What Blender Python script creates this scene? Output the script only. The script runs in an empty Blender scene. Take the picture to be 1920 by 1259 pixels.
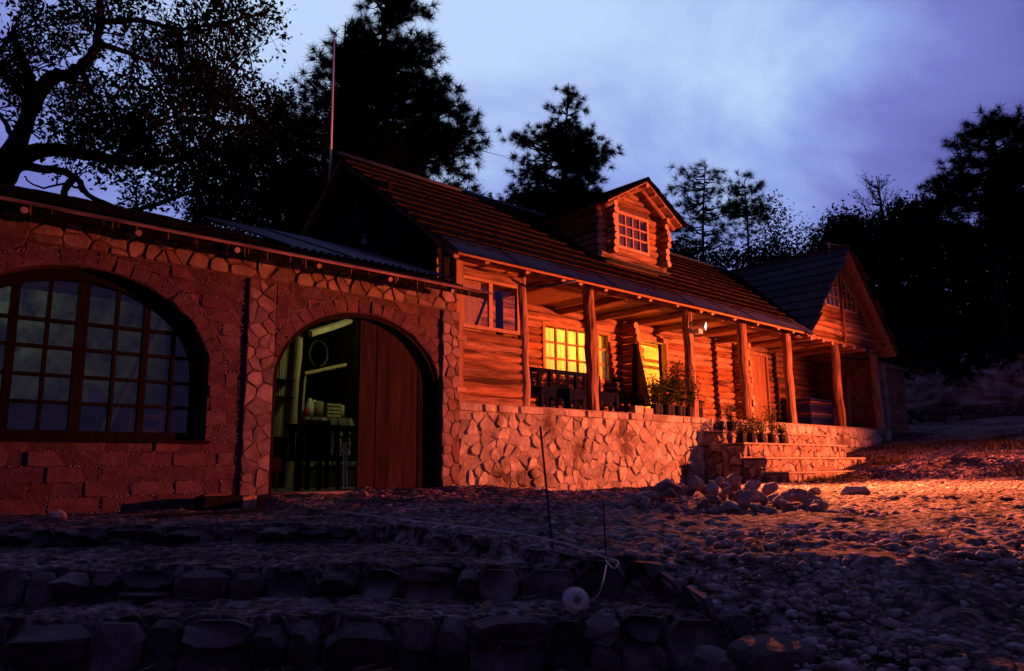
import bpy, math, random
import numpy as np
from mathutils import Vector, Matrix, noise

random.seed(7); np.random.seed(7)
S = bpy.context.scene
COL = S.collection
UP = np.array([0, 0, 1.0])

# ------------------------------------------------------------------ camera
F = 1434.4                                   # focal length in pixels of the 1920 px wide photograph
PITCH, ROLL, YAW = math.radians(9.876), math.radians(-0.6267), math.radians(42.7685)
_f = np.array([math.sin(YAW)*math.cos(PITCH), math.cos(YAW)*math.cos(PITCH), math.sin(PITCH)])
_r = np.array([math.cos(YAW), -math.sin(YAW), 0.0]); _u = np.cross(_r, _f)
CR = _r*math.cos(ROLL) + _u*math.sin(ROLL); CU = _u*math.cos(ROLL) - _r*math.sin(ROLL); CF = _f
cam = bpy.data.cameras.new('camera'); cam.lens = 36*F/1920; cam.sensor_width = 36
cam.clip_start = 0.05; cam.clip_end = 2000
co = bpy.data.objects.new('camera', cam); COL.objects.link(co)
m = Matrix.Identity(4)
for i in range(3):
    m[i][0], m[i][1], m[i][2] = CR[i], CU[i], -CF[i]
co.matrix_world = m
S.camera = co

def ray(x, y): return ((x-960)*CR + (629.5-y)*CU)/F + CF
def PY(x, y, Y): r = ray(x, y); return r*Y/r[1]
def PX(x, y, X): r = ray(x, y); return r*X/r[0]
def PZ(x, y, Z): r = ray(x, y); return r*Z/r[2]
def PD(x, y, d): return ray(x, y)*d
VR = np.array([math.cos(YAW), -math.sin(YAW), 0.0]); VF = np.array([math.sin(YAW), math.cos(YAW), 0.0])
def UD(u, d): p = VR*u + VF*d; return float(p[0]), float(p[1])

# ------------------------------------------------------------------ dusk sky
W = bpy.data.worlds.new('World'); S.world = W; W.use_nodes = True
nt = W.node_tree; N = nt.nodes; L = nt.links; N.clear()
def nd(tree, t, **k):
    n = tree.nodes.new(t)
    for a, b in k.items(): setattr(n, a, b)
    return n
out = nd(nt, 'ShaderNodeOutputWorld'); bg = nd(nt, 'ShaderNodeBackground'); bg.inputs[1].default_value = 1.0
tc = nd(nt, 'ShaderNodeTexCoord')
G = ray(900, 170); G = G/np.linalg.norm(G)
dot = nd(nt, 'ShaderNodeVectorMath', operation='DOT_PRODUCT'); dot.inputs[1].default_value = tuple(G)
L.new(tc.outputs['Generated'], dot.inputs[0])
# clouds: project the direction onto a high flat layer, then stretch the noise
sep = nd(nt, 'ShaderNodeSeparateXYZ'); L.new(tc.outputs['Generated'], sep.inputs[0])
zz = nd(nt, 'ShaderNodeMath', operation='MAXIMUM'); zz.inputs[1].default_value = 0.0; L.new(sep.outputs[2], zz.inputs[0])
za = nd(nt, 'ShaderNodeMath', operation='ADD'); za.inputs[1].default_value = 0.22; L.new(zz.outputs[0], za.inputs[0])
dv = nd(nt, 'ShaderNodeVectorMath', operation='DIVIDE'); L.new(tc.outputs['Generated'], dv.inputs[0])
cmb = nd(nt, 'ShaderNodeCombineXYZ')
for i in range(3): L.new(za.outputs[0], cmb.inputs[i])
L.new(cmb.outputs[0], dv.inputs[1])
mp = nd(nt, 'ShaderNodeMapping'); mp.inputs['Scale'].default_value = (0.85, 1.35, 1); mp.inputs['Rotation'].default_value = (0, 0, 0.5)
L.new(dv.outputs[0], mp.inputs[0])
no = nd(nt, 'ShaderNodeTexNoise'); no.inputs['Scale'].default_value = 1.3; no.inputs['Detail'].default_value = 6; no.inputs['Roughness'].default_value = 0.52
no.inputs['Distortion'].default_value = 0.5
L.new(mp.outputs[0], no.inputs['Vector'])
ma = nd(nt, 'ShaderNodeMath', operation='MULTIPLY_ADD'); ma.inputs[1].default_value = 0.44; ma.inputs[2].default_value = -0.22
L.new(no.outputs['Fac'], ma.inputs[0])
ad = nd(nt, 'ShaderNodeMath', operation='ADD'); L.new(dot.outputs['Value'], ad.inputs[0]); L.new(ma.outputs[0], ad.inputs[1])
mr = nd(nt, 'ShaderNodeMapRange'); mr.inputs[1].default_value = -1; mr.inputs[2].default_value = 1.1
L.new(ad.outputs[0], mr.inputs[0])
rp = nd(nt, 'ShaderNodeValToRGB'); cr = rp.color_ramp
def rpos(v): return (v+1)/2.1
stops = [(-1, (.070, .048, .135)), (0.0, (.042, .036, .130)), (0.55, (.068, .066, .23)), (0.80, (.122, .132, .45)), (0.89, (.182, .212, .61)),
         (0.955, (.30, .405, .83)), (1.03, (.52, .68, .97))]
while len(cr.elements) < len(stops): cr.elements.new(0.5)
for e, (p, c) in zip(cr.elements, stops): e.position = rpos(p); e.color = (*c, 1)
L.new(mr.outputs[0], rp.inputs[0]); L.new(rp.outputs[0], bg.inputs[0]); L.new(bg.outputs[0], out.inputs[0])

# the warm floodlight standing beyond the right edge of the picture lights the house front
def lamp(name, kind, loc, energy, color, aim=None, size=0.1, spot=None, blend=1.0):
    l = bpy.data.lights.new(name, kind); l.energy = energy; l.color = color
    o = bpy.data.objects.new(name, l); COL.objects.link(o); o.location = loc
    if kind in ('POINT', 'SPOT'): l.shadow_soft_size = size
    if kind == 'SPOT': l.spot_size = math.radians(spot); l.spot_blend = blend
    if aim is not None:
        o.rotation_euler = (Vector(aim)-Vector(loc)).to_track_quat('-Z', 'Y').to_euler()
    return o
WARM = (1.0, 0.142, 0.040)
lamp('flood_light', 'SPOT', (17.3, -1.2, 1.0), 22500, WARM, aim=(12.8, 7.2, 1.0), size=0.04, spot=87, blend=1.0)
# the small floodlight fixed to the porch post throws its beam out over the yard
lamp('post_floodlight', 'SPOT', (12.19, 7.78, 2.52), 34000, (1.0, 0.19, 0.052), aim=(9.0, 1.3, -0.4), size=0.05, spot=70, blend=1.0)
lamp('house_room_light', 'POINT', (10.9, 11.0, 2.35), 250, (1.0, 0.37, 0.045), size=0.15)
lamp('hall_room_light', 'POINT', (13.9, 11.2, 2.45), 900, (1.0, 0.36, 0.045), size=0.15)
lamp('cafe_room_light', 'POINT', (0.95, 11.25, 2.32), 9, (0.72, 1.0, 0.62), size=0.15)
lamp('store_room_light', 'POINT', (5.9, 9.5, 2.0), 13, (0.95, 1.0, 0.36), size=0.12)

S.render.engine = 'CYCLES'
S.view_settings.view_transform = 'Standard'; S.view_settings.look = 'None'
S.view_settings.exposure = 0.0; S.view_settings.gamma = 1.0; S.view_settings.use_curve_mapping = False
S.cycles.max_bounces = 6; S.cycles.transparent_max_bounces = 12; S.cycles.caustics_reflective = False; S.cycles.caustics_refractive = False
S.cycles.sample_clamp_indirect = 4.0
S.cycles.use_denoising = True

# ------------------------------------------------------------------ materials
def mat_base(name):
    mt = bpy.data.materials.new(name); mt.use_nodes = True
    t = mt.node_tree; b = t.nodes['Principled BSDF']
    return mt, t, b
def surf(name, c1, c2, scale=6, stretch=(1, 1, 1), rough=0.9, bump=0.3, bscale=None, rnd=0.25, spec=0.1, c3=None, detail=6, dist=0.02, stain=False):
    """two-tone procedural surface: noise between two real colours, a little different on every piece"""
    mt, t, b = mat_base(name)
    tcn = nd(t, 'ShaderNodeTexCoord'); oi = nd(t, 'ShaderNodeObjectInfo')
    mpn = nd(t, 'ShaderNodeMapping'); mpn.inputs['Scale'].default_value = stretch
    off = nd(t, 'ShaderNodeMath', operation='MULTIPLY'); off.inputs[1].default_value = 37.0
    t.links.new(oi.outputs['Random'], off.inputs[0]); t.links.new(off.outputs[0], mpn.inputs['Location'])
    t.links.new(tcn.outputs['Object'], mpn.inputs[0])
    n1 = nd(t, 'ShaderNodeTexNoise'); n1.inputs['Scale'].default_value = scale; n1.inputs['Detail'].default_value = detail; n1.inputs['Roughness'].default_value = .62
    t.links.new(mpn.outputs[0], n1.inputs['Vector'])
    rm = nd(t, 'ShaderNodeValToRGB'); rm.color_ramp.elements[0].position = .32; rm.color_ramp.elements[1].position = .68
    rm.color_ramp.elements[0].color = (*c1, 1); rm.color_ramp.elements[1].color = (*c2, 1)
    t.links.new(n1.outputs['Fac'], rm.inputs[0])
    col = rm.outputs[0]
    if c3 is not None:                       # dark stains / knots
        n3 = nd(t, 'ShaderNodeTexNoise'); n3.inputs['Scale'].default_value = scale*.35; n3.inputs['Detail'].default_value = 4
        t.links.new(tcn.outputs['Object'] if stain else mpn.outputs[0], n3.inputs['Vector'])
        r3 = nd(t, 'ShaderNodeValToRGB'); r3.color_ramp.elements[0].position = .54; r3.color_ramp.elements[1].position = .66
        t.links.new(n3.outputs['Fac'], r3.inputs[0])
        mx = nd(t, 'ShaderNodeMix', data_type='RGBA'); t.links.new(r3.outputs[0], mx.inputs[0]); t.links.new(col, mx.inputs[6]); mx.inputs[7].default_value = (*c3, 1)
        col = mx.outputs[2]
    if rnd:
        hs = nd(t, 'ShaderNodeHueSaturation'); mrn = nd(t, 'ShaderNodeMapRange'); mrn.inputs[3].default_value = 1-rnd; mrn.inputs[4].default_value = 1+rnd
        t.links.new(oi.outputs['Random'], mrn.inputs[0]); t.links.new(mrn.outputs[0], hs.inputs['Value'])
        f7 = nd(t, 'ShaderNodeMath', operation='MULTIPLY'); f7.inputs[1].default_value = 7.31; fr7 = nd(t, 'ShaderNodeMath', operation='FRACT'); ms7 = nd(t, 'ShaderNodeMapRange'); ms7.inputs[3].default_value = .72; ms7.inputs[4].default_value = 1.1
        t.links.new(oi.outputs['Random'], f7.inputs[0]); t.links.new(f7.outputs[0], fr7.inputs[0]); t.links.new(fr7.outputs[0], ms7.inputs[0]); t.links.new(ms7.outputs[0], hs.inputs['Saturation']); t.links.new(col, hs.inputs['Color']); col = hs.outputs[0]
    t.links.new(col, b.inputs['Base Color'])
    b.inputs['Roughness'].default_value = rough; b.inputs['Specular IOR Level'].default_value = spec
    if bump:
        n2 = nd(t, 'ShaderNodeTexNoise'); n2.inputs['Scale'].default_value = bscale or scale*3; n2.inputs['Detail'].default_value = 8; n2.inputs['Roughness'].default_value = .65
        t.links.new(mpn.outputs[0], n2.inputs['Vector'])
        bp = nd(t, 'ShaderNodeBump'); bp.inputs['Strength'].default_value = bump; bp.inputs['Distance'].default_value = dist
        t.links.new(n2.outputs['Fac'], bp.inputs['Height']); t.links.new(bp.outputs[0], b.inputs['Normal'])
    return mt
M = {}
M['log_x'] = surf('log wood lying along the wall', (.15, .065, .032), (.46, .23, .115), 5, (.5, 5, 5), bump=.9, bscale=11, rnd=.42, c3=(.07, .035, .024))
M['log_y'] = surf('log wood lying into the house', (.14, .06, .03), (.40, .20, .10), 5, (5, .5, 5), bump=.5, bscale=9, rnd=.25, c3=(.10, .05, .03))
M['log_z'] = surf('upright log wood', (.15, .065, .035), (.48, .25, .13), 5, (5, 5, .5), bump=.9, bscale=11, rnd=.2, c3=(.08, .04, .026))
M['log_end'] = surf('sawn log end', (.38, .24, .14), (.55, .36, .22), 14, rnd=.2, bump=.3)
M['plank'] = surf('planed plank', (.30, .17, .09), (.48, .29, .16), 4, (1, 6, 6), bump=.3, rnd=.2)
M['plank_z'] = surf('planed upright plank', (.24, .13, .07), (.42, .25, .14), 4, (7, 7, .6), bump=.3, rnd=.2)
M['ceiling'] = surf('ceiling boards', (.28, .15, .08), (.46, .27, .15), 3, (1, 8, 1), bump=.3, rnd=.0)
M['shingle'] = surf('shingle wood with shade in its colour', (.005, .005, .007), (.012, .012, .015), 7, (6, 1, 1), bump=.6, rnd=.15, spec=0)  # tops darkened against the floodlight, roof shade put into the colour
M['shingle_skylit'] = surf('shingle wood with skylight in its colour', (.030, .032, .040), (.075, .078, .092), 7, (1, 6, 1), bump=.6, rnd=.15, spec=.05)  # lighter copy of the main shingle, skylight on the wing put into its colour
M['butt'] = surf('split shingle butt', (.018, .010, .008), (.045, .024, .016), 5, bump=.3, rnd=.15, spec=0)  # paler than the tops, lamplit course edges put partly into the colour
M['sheet'] = surf('weathered corrugated steel', (.035, .045, .075), (.075, .09, .14), 3, rough=.6, bump=.1, rnd=.1, spec=.2)
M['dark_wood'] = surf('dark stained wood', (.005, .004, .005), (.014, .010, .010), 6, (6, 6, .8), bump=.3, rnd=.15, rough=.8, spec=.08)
M['door'] = surf('old brown door plank', (.008, .006, .006), (.030, .019, .018), 3.2, (6, 6, .5), bump=.6, rnd=.45, c3=(.02, .010, .008), spec=.05)
M['stone'] = surf('pale field stone', (.23, .21, .20), (.46, .45, .43), 5, bump=1.0, bscale=14, rnd=.34, c3=(.13, .095, .085), dist=.03, stain=True)
M['heap_stone'] = surf('reddish broken rock', (.16, .115, .115), (.40, .33, .34), 7, bump=1.0, bscale=18, rnd=.4, c3=(.09, .06, .06))
M['stone_pink'] = surf('pinkish facing stone', (.14, .10, .112), (.30, .225, .235), 6, bump=.6, bscale=18, rnd=.32, c3=(.15, .09, .08))
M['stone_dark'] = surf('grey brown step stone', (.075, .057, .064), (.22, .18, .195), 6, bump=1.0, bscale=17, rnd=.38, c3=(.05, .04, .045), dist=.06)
M['chip'] = surf('gravel chips', (.05, .034, .034), (.46, .40, .41), 9, bump=.6, bscale=30, rnd=0)
M['rubble'] = surf('rubble stone', (.13, .10, .09), (.30, .23, .20), 8, bump=1.0, bscale=16, rnd=.3, c3=(.07, .055, .05))
M['mortar'] = surf('dark earth mortar', (.07, .045, .038), (.15, .10, .085), 12, bump=.8, rnd=.0)
M['mortar_pale'] = surf('lime mortar', (.21, .175, .165), (.38, .33, .31), 12, bump=.8, rnd=.0)
M['adobe'] = surf('adobe brick', (.078, .040, .050), (.150, .084, .096), 9, bump=.7, bscale=26, rnd=.2)
M['adobe_joint'] = surf('earth joint', (.060, .034, .040), (.110, .066, .074), 14, bump=.8, rnd=0)
M['pebble'] = surf('small joint pebble', (.32, .29, .29), (.50, .46, .45), 20, bump=0, rnd=.0)
M['brick'] = surf('fired brick', (.17, .075, .055), (.30, .14, .10), 12, bump=.5, rnd=.22)
M['concrete'] = surf('cement cap', (.16, .13, .12), (.34, .29, .26), 4, bump=.6, bscale=20, rnd=.0)
M['bark'] = surf('dark bark', (.009, .009, .009), (.022, .020, .019), 6, (4, 4, 1), bump=.8, rnd=.1)
M['iron'] = surf('rusty iron', (.035, .02, .016), (.08, .045, .035), 20, bump=.2, rnd=.1, rough=.7)
M['white_metal'] = surf('white painted pole', (.62, .64, .70), (.72, .74, .78), 5, bump=0, rnd=0, rough=.5)
M['straw'] = surf('dry straw', (.30, .17, .08), (.5, .3, .14), 8, bump=0, rnd=0)
M['black_bag'] = surf('black plastic bag', (.004, .005, .010), (.010, .011, .018), 8, bump=.5, rnd=.1, rough=.6, spec=.15)
M['string'] = surf('pale twine', (.50, .46, .44), (.68, .64, .60), 60, bump=.4, rnd=0)
M['white'] = surf('white plastic', (.60, .60, .55), (.72, .72, .68), 6, bump=0, rnd=0, rough=.5)
M['red'] = surf('red plastic', (.42, .03, .02), (.55, .05, .03), 6, bump=0, rnd=0, rough=.5)
M['reed'] = surf('split reed cane', (.32, .25, .12), (.55, .45, .24), 5, (6, 6, .6), bump=.3, rnd=.3)
M['pale_wood'] = surf('peeled pale pole', (.34, .26, .14), (.55, .44, .26), 5, (5, 5, .6), bump=.3, rnd=.1)
M['cushion_blue'] = surf('dark blue cloth', (.010, .015, .09), (.025, .032, .17), 8, bump=.3, rnd=.1)
M['cushion_stripe'] = surf('rust striped cloth', (.20, .07, .05), (.34, .13, .08), 8, bump=.3, rnd=.1)
M['cloak'] = surf('black cloth', (.006, .005, .006), (.012, .010, .012), 8, bump=.3, rnd=0, spec=.02)
M['bench'] = surf('blue black bench paint', (.004, .006, .022), (.009, .012, .045), 8, bump=.2, rnd=.1, rough=.9, spec=.03)
M['flower'] = surf('pink petals', (.6, .10, .16), (.75, .2, .25), 9, bump=0, rnd=0)
M['cafe'] = surf('cafe wall mottled like tree reflections', (.012, .014, .012), (.62, .60, .50), 3.4, bump=1.0, bscale=9, rnd=0, c3=(.03, .03, .03))  # mottling painted on to stand in for tree reflections in the panes
M['room'] = surf('sawn wall boards of the room', (.42, .30, .16), (.62, .46, .26), 3, (1, 1, 7), bump=.3, rnd=0)

def leafmat(name, c1, c2):
    mt, t, b = mat_base(name)
    n1 = nd(t, 'ShaderNodeTexNoise'); n1.inputs['Scale'].default_value = 1.6; tcn = nd(t, 'ShaderNodeTexCoord')
    t.links.new(tcn.outputs['Object'], n1.inputs['Vector'])
    rm = nd(t, 'ShaderNodeValToRGB'); rm.color_ramp.elements[0].position = .35; rm.color_ramp.elements[1].position = .65
    rm.color_ramp.elements[0].color = (*c1, 1); rm.color_ramp.elements[1].color = (*c2, 1)
    t.links.new(n1.outputs['Fac'], rm.inputs[0]); t.links.new(rm.outputs[0], b.inputs['Base Color'])
    b.inputs['Roughness'].default_value = 1; b.inputs['Specular IOR Level'].default_value = 0
    return mt
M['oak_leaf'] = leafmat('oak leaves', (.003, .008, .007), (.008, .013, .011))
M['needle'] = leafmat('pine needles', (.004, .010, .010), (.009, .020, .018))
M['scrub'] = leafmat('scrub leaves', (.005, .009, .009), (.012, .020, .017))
M['plant'] = leafmat('pot plant leaves', (.030, .050, .018), (.075, .10, .03))
M['grass'] = leafmat('dry grass', (.026, .024, .014), (.06, .050, .026))

def glassmat(name, tint, refl):
    mt = bpy.data.materials.new(name); mt.use_nodes = True; t = mt.node_tree; t.nodes.clear()
    o = nd(t, 'ShaderNodeOutputMaterial'); mx = nd(t, 'ShaderNodeMixShader'); tr = nd(t, 'ShaderNodeBsdfTransparent'); gl = nd(t, 'ShaderNodeBsdfGlossy')
    tr.inputs[0].default_value = (*tint, 1); gl.inputs['Roughness'].default_value = .03; gl.inputs[0].default_value = (.9, .9, .95, 1)
    tcn = nd(t, 'ShaderNodeTexCoord'); n1 = nd(t, 'ShaderNodeTexNoise'); n1.inputs['Scale'].default_value = 3
    bp = nd(t, 'ShaderNodeBump'); bp.inputs['Strength'].default_value = .06; t.links.new(tcn.outputs['Object'], n1.inputs['Vector'])
    t.links.new(n1.outputs['Fac'], bp.inputs['Height']); t.links.new(bp.outputs[0], gl.inputs['Normal'])
    fr = nd(t, 'ShaderNodeFresnel'); fr.inputs[0].default_value = 1.5
    mm = nd(t, 'ShaderNodeMath', operation='MULTIPLY_ADD'); mm.inputs[1].default_value = 1.6; mm.inputs[2].default_value = refl
    ge = nd(t, 'ShaderNodeNewGeometry'); sb_ = nd(t, 'ShaderNodeMath', operation='SUBTRACT'); sb_.inputs[0].default_value = 1; t.links.new(ge.outputs['Backfacing'], sb_.inputs[1])
    m2 = nd(t, 'ShaderNodeMath', operation='MULTIPLY'); t.links.new(mm.outputs[0], m2.inputs[0]); t.links.new(sb_.outputs[0], m2.inputs[1])
    t.links.new(fr.outputs[0], mm.inputs[0]); t.links.new(m2.outputs[0], mx.inputs[0]); t.links.new(tr.outputs[0], mx.inputs[1]); t.links.new(gl.outputs[0], mx.inputs[2]); t.links.new(mx.outputs[0], o.inputs[0])
    return mt
M['glass'] = glassmat('window glass', (.92, .95, .92), .06)
def emitmat(name, c, s):
    mt = bpy.data.materials.new(name); mt.use_nodes = True; t = mt.node_tree; t.nodes.clear()
    o = nd(t, 'ShaderNodeOutputMaterial'); e = nd(t, 'ShaderNodeEmission'); e.inputs[0].default_value = (*c, 1); e.inputs[1].default_value = s
    t.links.new(e.outputs[0], o.inputs[0]); return mt
M['bulb'] = emitmat('lit bulb', (1.0, .82, .6), 14)
def clothmat(name, c):
    mt = bpy.data.materials.new(name); mt.use_nodes = True; t = mt.node_tree; t.nodes.clear()
    o = nd(t, 'ShaderNodeOutputMaterial'); mx = nd(t, 'ShaderNodeMixShader'); a = nd(t, 'ShaderNodeBsdfTranslucent'); d = nd(t, 'ShaderNodeBsdfDiffuse')
    tcn = nd(t, 'ShaderNodeTexCoord'); mpn = nd(t, 'ShaderNodeMapping'); mpn.inputs['Scale'].default_value = (40, 1, 1.2); n1 = nd(t, 'ShaderNodeTexNoise'); n1.inputs['Scale'].default_value = 1.0
    t.links.new(tcn.outputs['Object'], mpn.inputs[0]); t.links.new(mpn.outputs[0], n1.inputs['Vector'])
    rm = nd(t, 'ShaderNodeValToRGB'); rm.color_ramp.elements[0].position = .35; rm.color_ramp.elements[1].position = .6
    rm.color_ramp.elements[0].color = (c[0]*.65, c[1]*.55, c[2]*.45, 1); rm.color_ramp.elements[1].color = (*c, 1)
    t.links.new(n1.outputs['Fac'], rm.inputs[0]); t.links.new(rm.outputs[0], a.inputs[0]); t.links.new(rm.outputs[0], d.inputs[0])
    mx.inputs[0].default_value = .25; t.links.new(a.outputs[0], mx.inputs[1]); t.links.new(d.outputs[0], mx.inputs[2]); t.links.new(mx.outputs[0], o.inputs[0])
    return mt
M['curtain'] = clothmat('thin curtain', (.85, .80, .62))

def groundmat():
    mt, t, b = mat_base('stony earth')
    tcn = nd(t, 'ShaderNodeTexCoord'); src = tcn.outputs['Object']
    def nz(s, d=8, r=.6):
        n = nd(t, 'ShaderNodeTexNoise'); n.inputs['Scale'].default_value = s; n.inputs['Detail'].default_value = d; n.inputs['Roughness'].default_value = r
        t.links.new(src, n.inputs['Vector']); return n.outputs['Fac']
    def ramp(fac, a, bb, pa=.35, pb=.65):
        r = nd(t, 'ShaderNodeValToRGB'); r.color_ramp.elements[0].position = pa; r.color_ramp.elements[1].position = pb
        r.color_ramp.elements[0].color = (*a, 1); r.color_ramp.elements[1].color = (*bb, 1); t.links.new(fac, r.inputs[0]); return r.outputs[0]
    base = ramp(nz(1.1), (.062, .036, .040), (.24, .185, .20), .36, .64)
    fine = ramp(nz(15), (.25, .20, .20), (1.5, 1.5, 1.5), .36, .64)
    mx = nd(t, 'ShaderNodeMix', data_type='RGBA', blend_type='MULTIPLY'); mx.inputs[0].default_value = 1; t.links.new(base, mx.inputs[6]); t.links.new(fine, mx.inputs[7])
    def cellv(sc):
        v_ = nd(t, 'ShaderNodeTexVoronoi'); v_.inputs['Scale'].default_value = sc; mpw = nd(t, 'ShaderNodeVectorMath', operation='ADD')
        nw = nd(t, 'ShaderNodeTexNoise'); nw.inputs['Scale'].default_value = sc*.7; t.links.new(src, nw.inputs['Vector'])
        ms = nd(t, 'ShaderNodeVectorMath', operation='SCALE'); ms.inputs['Scale'].default_value = .9/sc; t.links.new(nw.outputs['Color'], ms.inputs[0])
        t.links.new(src, mpw.inputs[0]); t.links.new(ms.outputs[0], mpw.inputs[1]); t.links.new(mpw.outputs[0], v_.inputs['Vector']); return v_
    vor = cellv(17); vo2 = cellv(41)
    cur = mx.outputs[2]
    for v_ in (vor, vo2):
        sx = nd(t, 'ShaderNodeSeparateColor'); t.links.new(v_.outputs['Color'], sx.inputs[0])
        mrr = nd(t, 'ShaderNodeMapRange'); mrr.inputs[3].default_value = .42; mrr.inputs[4].default_value = 1.55; t.links.new(sx.outputs[0], mrr.inputs[0])
        cm = nd(t, 'ShaderNodeMix', data_type='RGBA', blend_type='MULTIPLY'); cm.inputs[0].default_value = 1; t.links.new(cur, cm.inputs[6]); t.links.new(mrr.outputs[0], cm.inputs[7]); cur = cm.outputs[2]
    mx2 = nd(t, 'ShaderNodeMix', data_type='RGBA')
    sp = ramp(nz(6, 3), (0, 0, 0), (1, 1, 1), .60, .66); t.links.new(sp, mx2.inputs[0]); t.links.new(cur, mx2.inputs[6]); mx2.inputs[7].default_value = (.26, .235, .24, 1)
    t.links.new(mx2.outputs[2], b.inputs['Base Color'])
    b.inputs['Roughness'].default_value = .95; b.inputs['Specular IOR Level'].default_value = .15
    add = nd(t, 'ShaderNodeMath', operation='MULTIPLY_ADD'); add.inputs[1].default_value = -1.1; t.links.new(vor.outputs['Distance'], add.inputs[0]); t.links.new(nz(9, 10, .7), add.inputs[2])
    bp = nd(t, 'ShaderNodeBump'); bp.inputs['Strength'].default_value = 1.0; bp.inputs['Distance'].default_value = .05
    t.links.new(add.outputs[0], bp.inputs['Height']); t.links.new(bp.outputs[0], b.inputs['Normal'])
    return mt
M['ground'] = groundmat()
M['bank'] = surf('rocky cut bank', (.11, .065, .065), (.50, .35, .34), 1.6, bump=1.0, bscale=4, rnd=0, dist=.1)

# ------------------------------------------------------------------ helpers
ORG = {}
def tagp(o, label=None, cat=None, group=None, kind=None):
    if label: o['label'] = label
    if cat: o['category'] = cat
    if group: o['group'] = group
    if kind: o['kind'] = kind
    return o
def thing(name, label, cat, loc=(0, 0, 0), group=None):
    o = bpy.data.objects.new(name, None); COL.objects.link(o); o.location = loc; o.empty_display_size = .1
    ORG[o.name] = np.array(loc, float)
    return tagp(o, label, cat, group)
def link_mesh(name, me, parent, loc=(0, 0, 0)):
    o = bpy.data.objects.new(name, me); COL.objects.link(o)
    if parent is not None: o.parent = parent
    o.location = loc
    ORG[o.name] = (ORG[parent.name] if parent is not None else np.zeros(3)) + np.array(loc, float)
    return o
class MB:
    def __init__(s): s.v = []; s.f = []; s.mi = []
    def add(s, vs, fs, mi=0):
        b = len(s.v); s.v += [tuple(map(float, p)) for p in vs]
        for f in fs: s.f.append([b+i for i in f]); s.mi.append(mi)
    def hexa(s, p, mi=0):       # p: 4 bottom then 4 top
        s.add(p, [(0, 3, 2, 1), (4, 5, 6, 7), (0, 1, 5, 4), (1, 2, 6, 5), (2, 3, 7, 6), (3, 0, 4, 7)], mi)
    def box(s, x0, x1, y0, y1, z0, z1, mi=0):
        s.hexa([(x0, y0, z0), (x1, y0, z0), (x1, y1, z0), (x0, y1, z0), (x0, y0, z1), (x1, y0, z1), (x1, y1, z1), (x0, y1, z1)], mi)
    def bar(s, p, q, w, h, mi=0, up=(0, 0, 1)):
        p = np.array(p, float); q = np.array(q, float); d = q-p; d /= np.linalg.norm(d); u = np.array(up, float)
        a = np.cross(d, u); n = np.linalg.norm(a)
        a = np.array([1., 0, 0]) if n < 1e-6 else a/n
        b = np.cross(a, d); a = a*w/2; b = b*h/2
        s.hexa([p-a-b, p+a-b, p+a+b, p-a+b, q-a-b, q+a-b, q+a+b, q-a+b], mi)
    def tube(s, pts, rad, n=8, mi=0, cap=None, jit=0.0, rnd=random):
        pts = [np.array(p, float) for p in pts]; rings = []
        if not hasattr(rad, '__len__'): rad = [rad]*len(pts)
        t0 = pts[1]-pts[0]; ref = np.array([0, 0, 1.]) if abs(t0[2]) < .9*np.linalg.norm(t0) else np.array([1., 0, 0])
        b0 = len(s.v); ph = rnd.random()*6
        for i, p in enumerate(pts):
            t = pts[min(i+1, len(pts)-1)]-pts[max(i-1, 0)]; t = t/(np.linalg.norm(t)+1e-9)
            a = np.cross(t, ref); a /= np.linalg.norm(a)+1e-9; b = np.cross(t, a)
            for k in range(n):
                an = ph+2*math.pi*k/n; r = rad[i]*(1+(rnd.random()-.5)*jit)
                s.v.append(tuple(p+(a*math.cos(an)+b*math.sin(an))*r))
        for i in range(len(pts)-1):
            for k in range(n):
                k2 = (k+1) % n; s.f.append([b0+i*n+k, b0+i*n+k2, b0+(i+1)*n+k2, b0+(i+1)*n+k]); s.mi.append(mi)
        if cap is not None:
            s.f.append([b0+k for k in range(n)][::-1]); s.mi.append(cap)
            s.f.append([b0+(len(pts)-1)*n+k for k in range(n)]); s.mi.append(cap)
    def build(s, name, mats, parent=None, smooth=False, label=None, kind=None, cat=None, group=None):
        me = bpy.data.meshes.new(name); o = ORG[parent.name] if parent is not None else np.zeros(3)
        me.from_pydata((np.array(s.v)-o).tolist(), [], s.f)
        mats = mats if isinstance(mats, (list, tuple)) else [mats]
        for q in mats: me.materials.append(q)
        if len(mats) > 1: me.polygons.foreach_set('material_index', s.mi)
        if smooth: me.polygons.foreach_set('use_smooth', [True]*len(me.polygons))
        me.update()
        return tagp(link_mesh(name, me, parent), label, cat, group, kind)
def fast(name, V, Fc, mt, parent=None, smooth=False, **k):
    V = np.asarray(V, np.float32); Fc = np.asarray(Fc, np.int32); n, c = Fc.shape
    if parent is not None: V = V-ORG[parent.name].astype(np.float32)
    me = bpy.data.meshes.new(name); me.vertices.add(len(V)); me.vertices.foreach_set('co', V.ravel())
    me.loops.add(n*c); me.loops.foreach_set('vertex_index', Fc.ravel())
    me.polygons.add(n); me.polygons.foreach_set('loop_start', np.arange(0, n*c, c, dtype=np.int32))
    try: me.polygons.foreach_set('loop_total', np.full(n, c, np.int32))
    except Exception: pass
    me.update(calc_edges=True); me.materials.append(mt)
    if smooth: me.polygons.foreach_set('use_smooth', np.ones(n, bool))
    return tagp(link_mesh(name, me, parent), **k)

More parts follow.
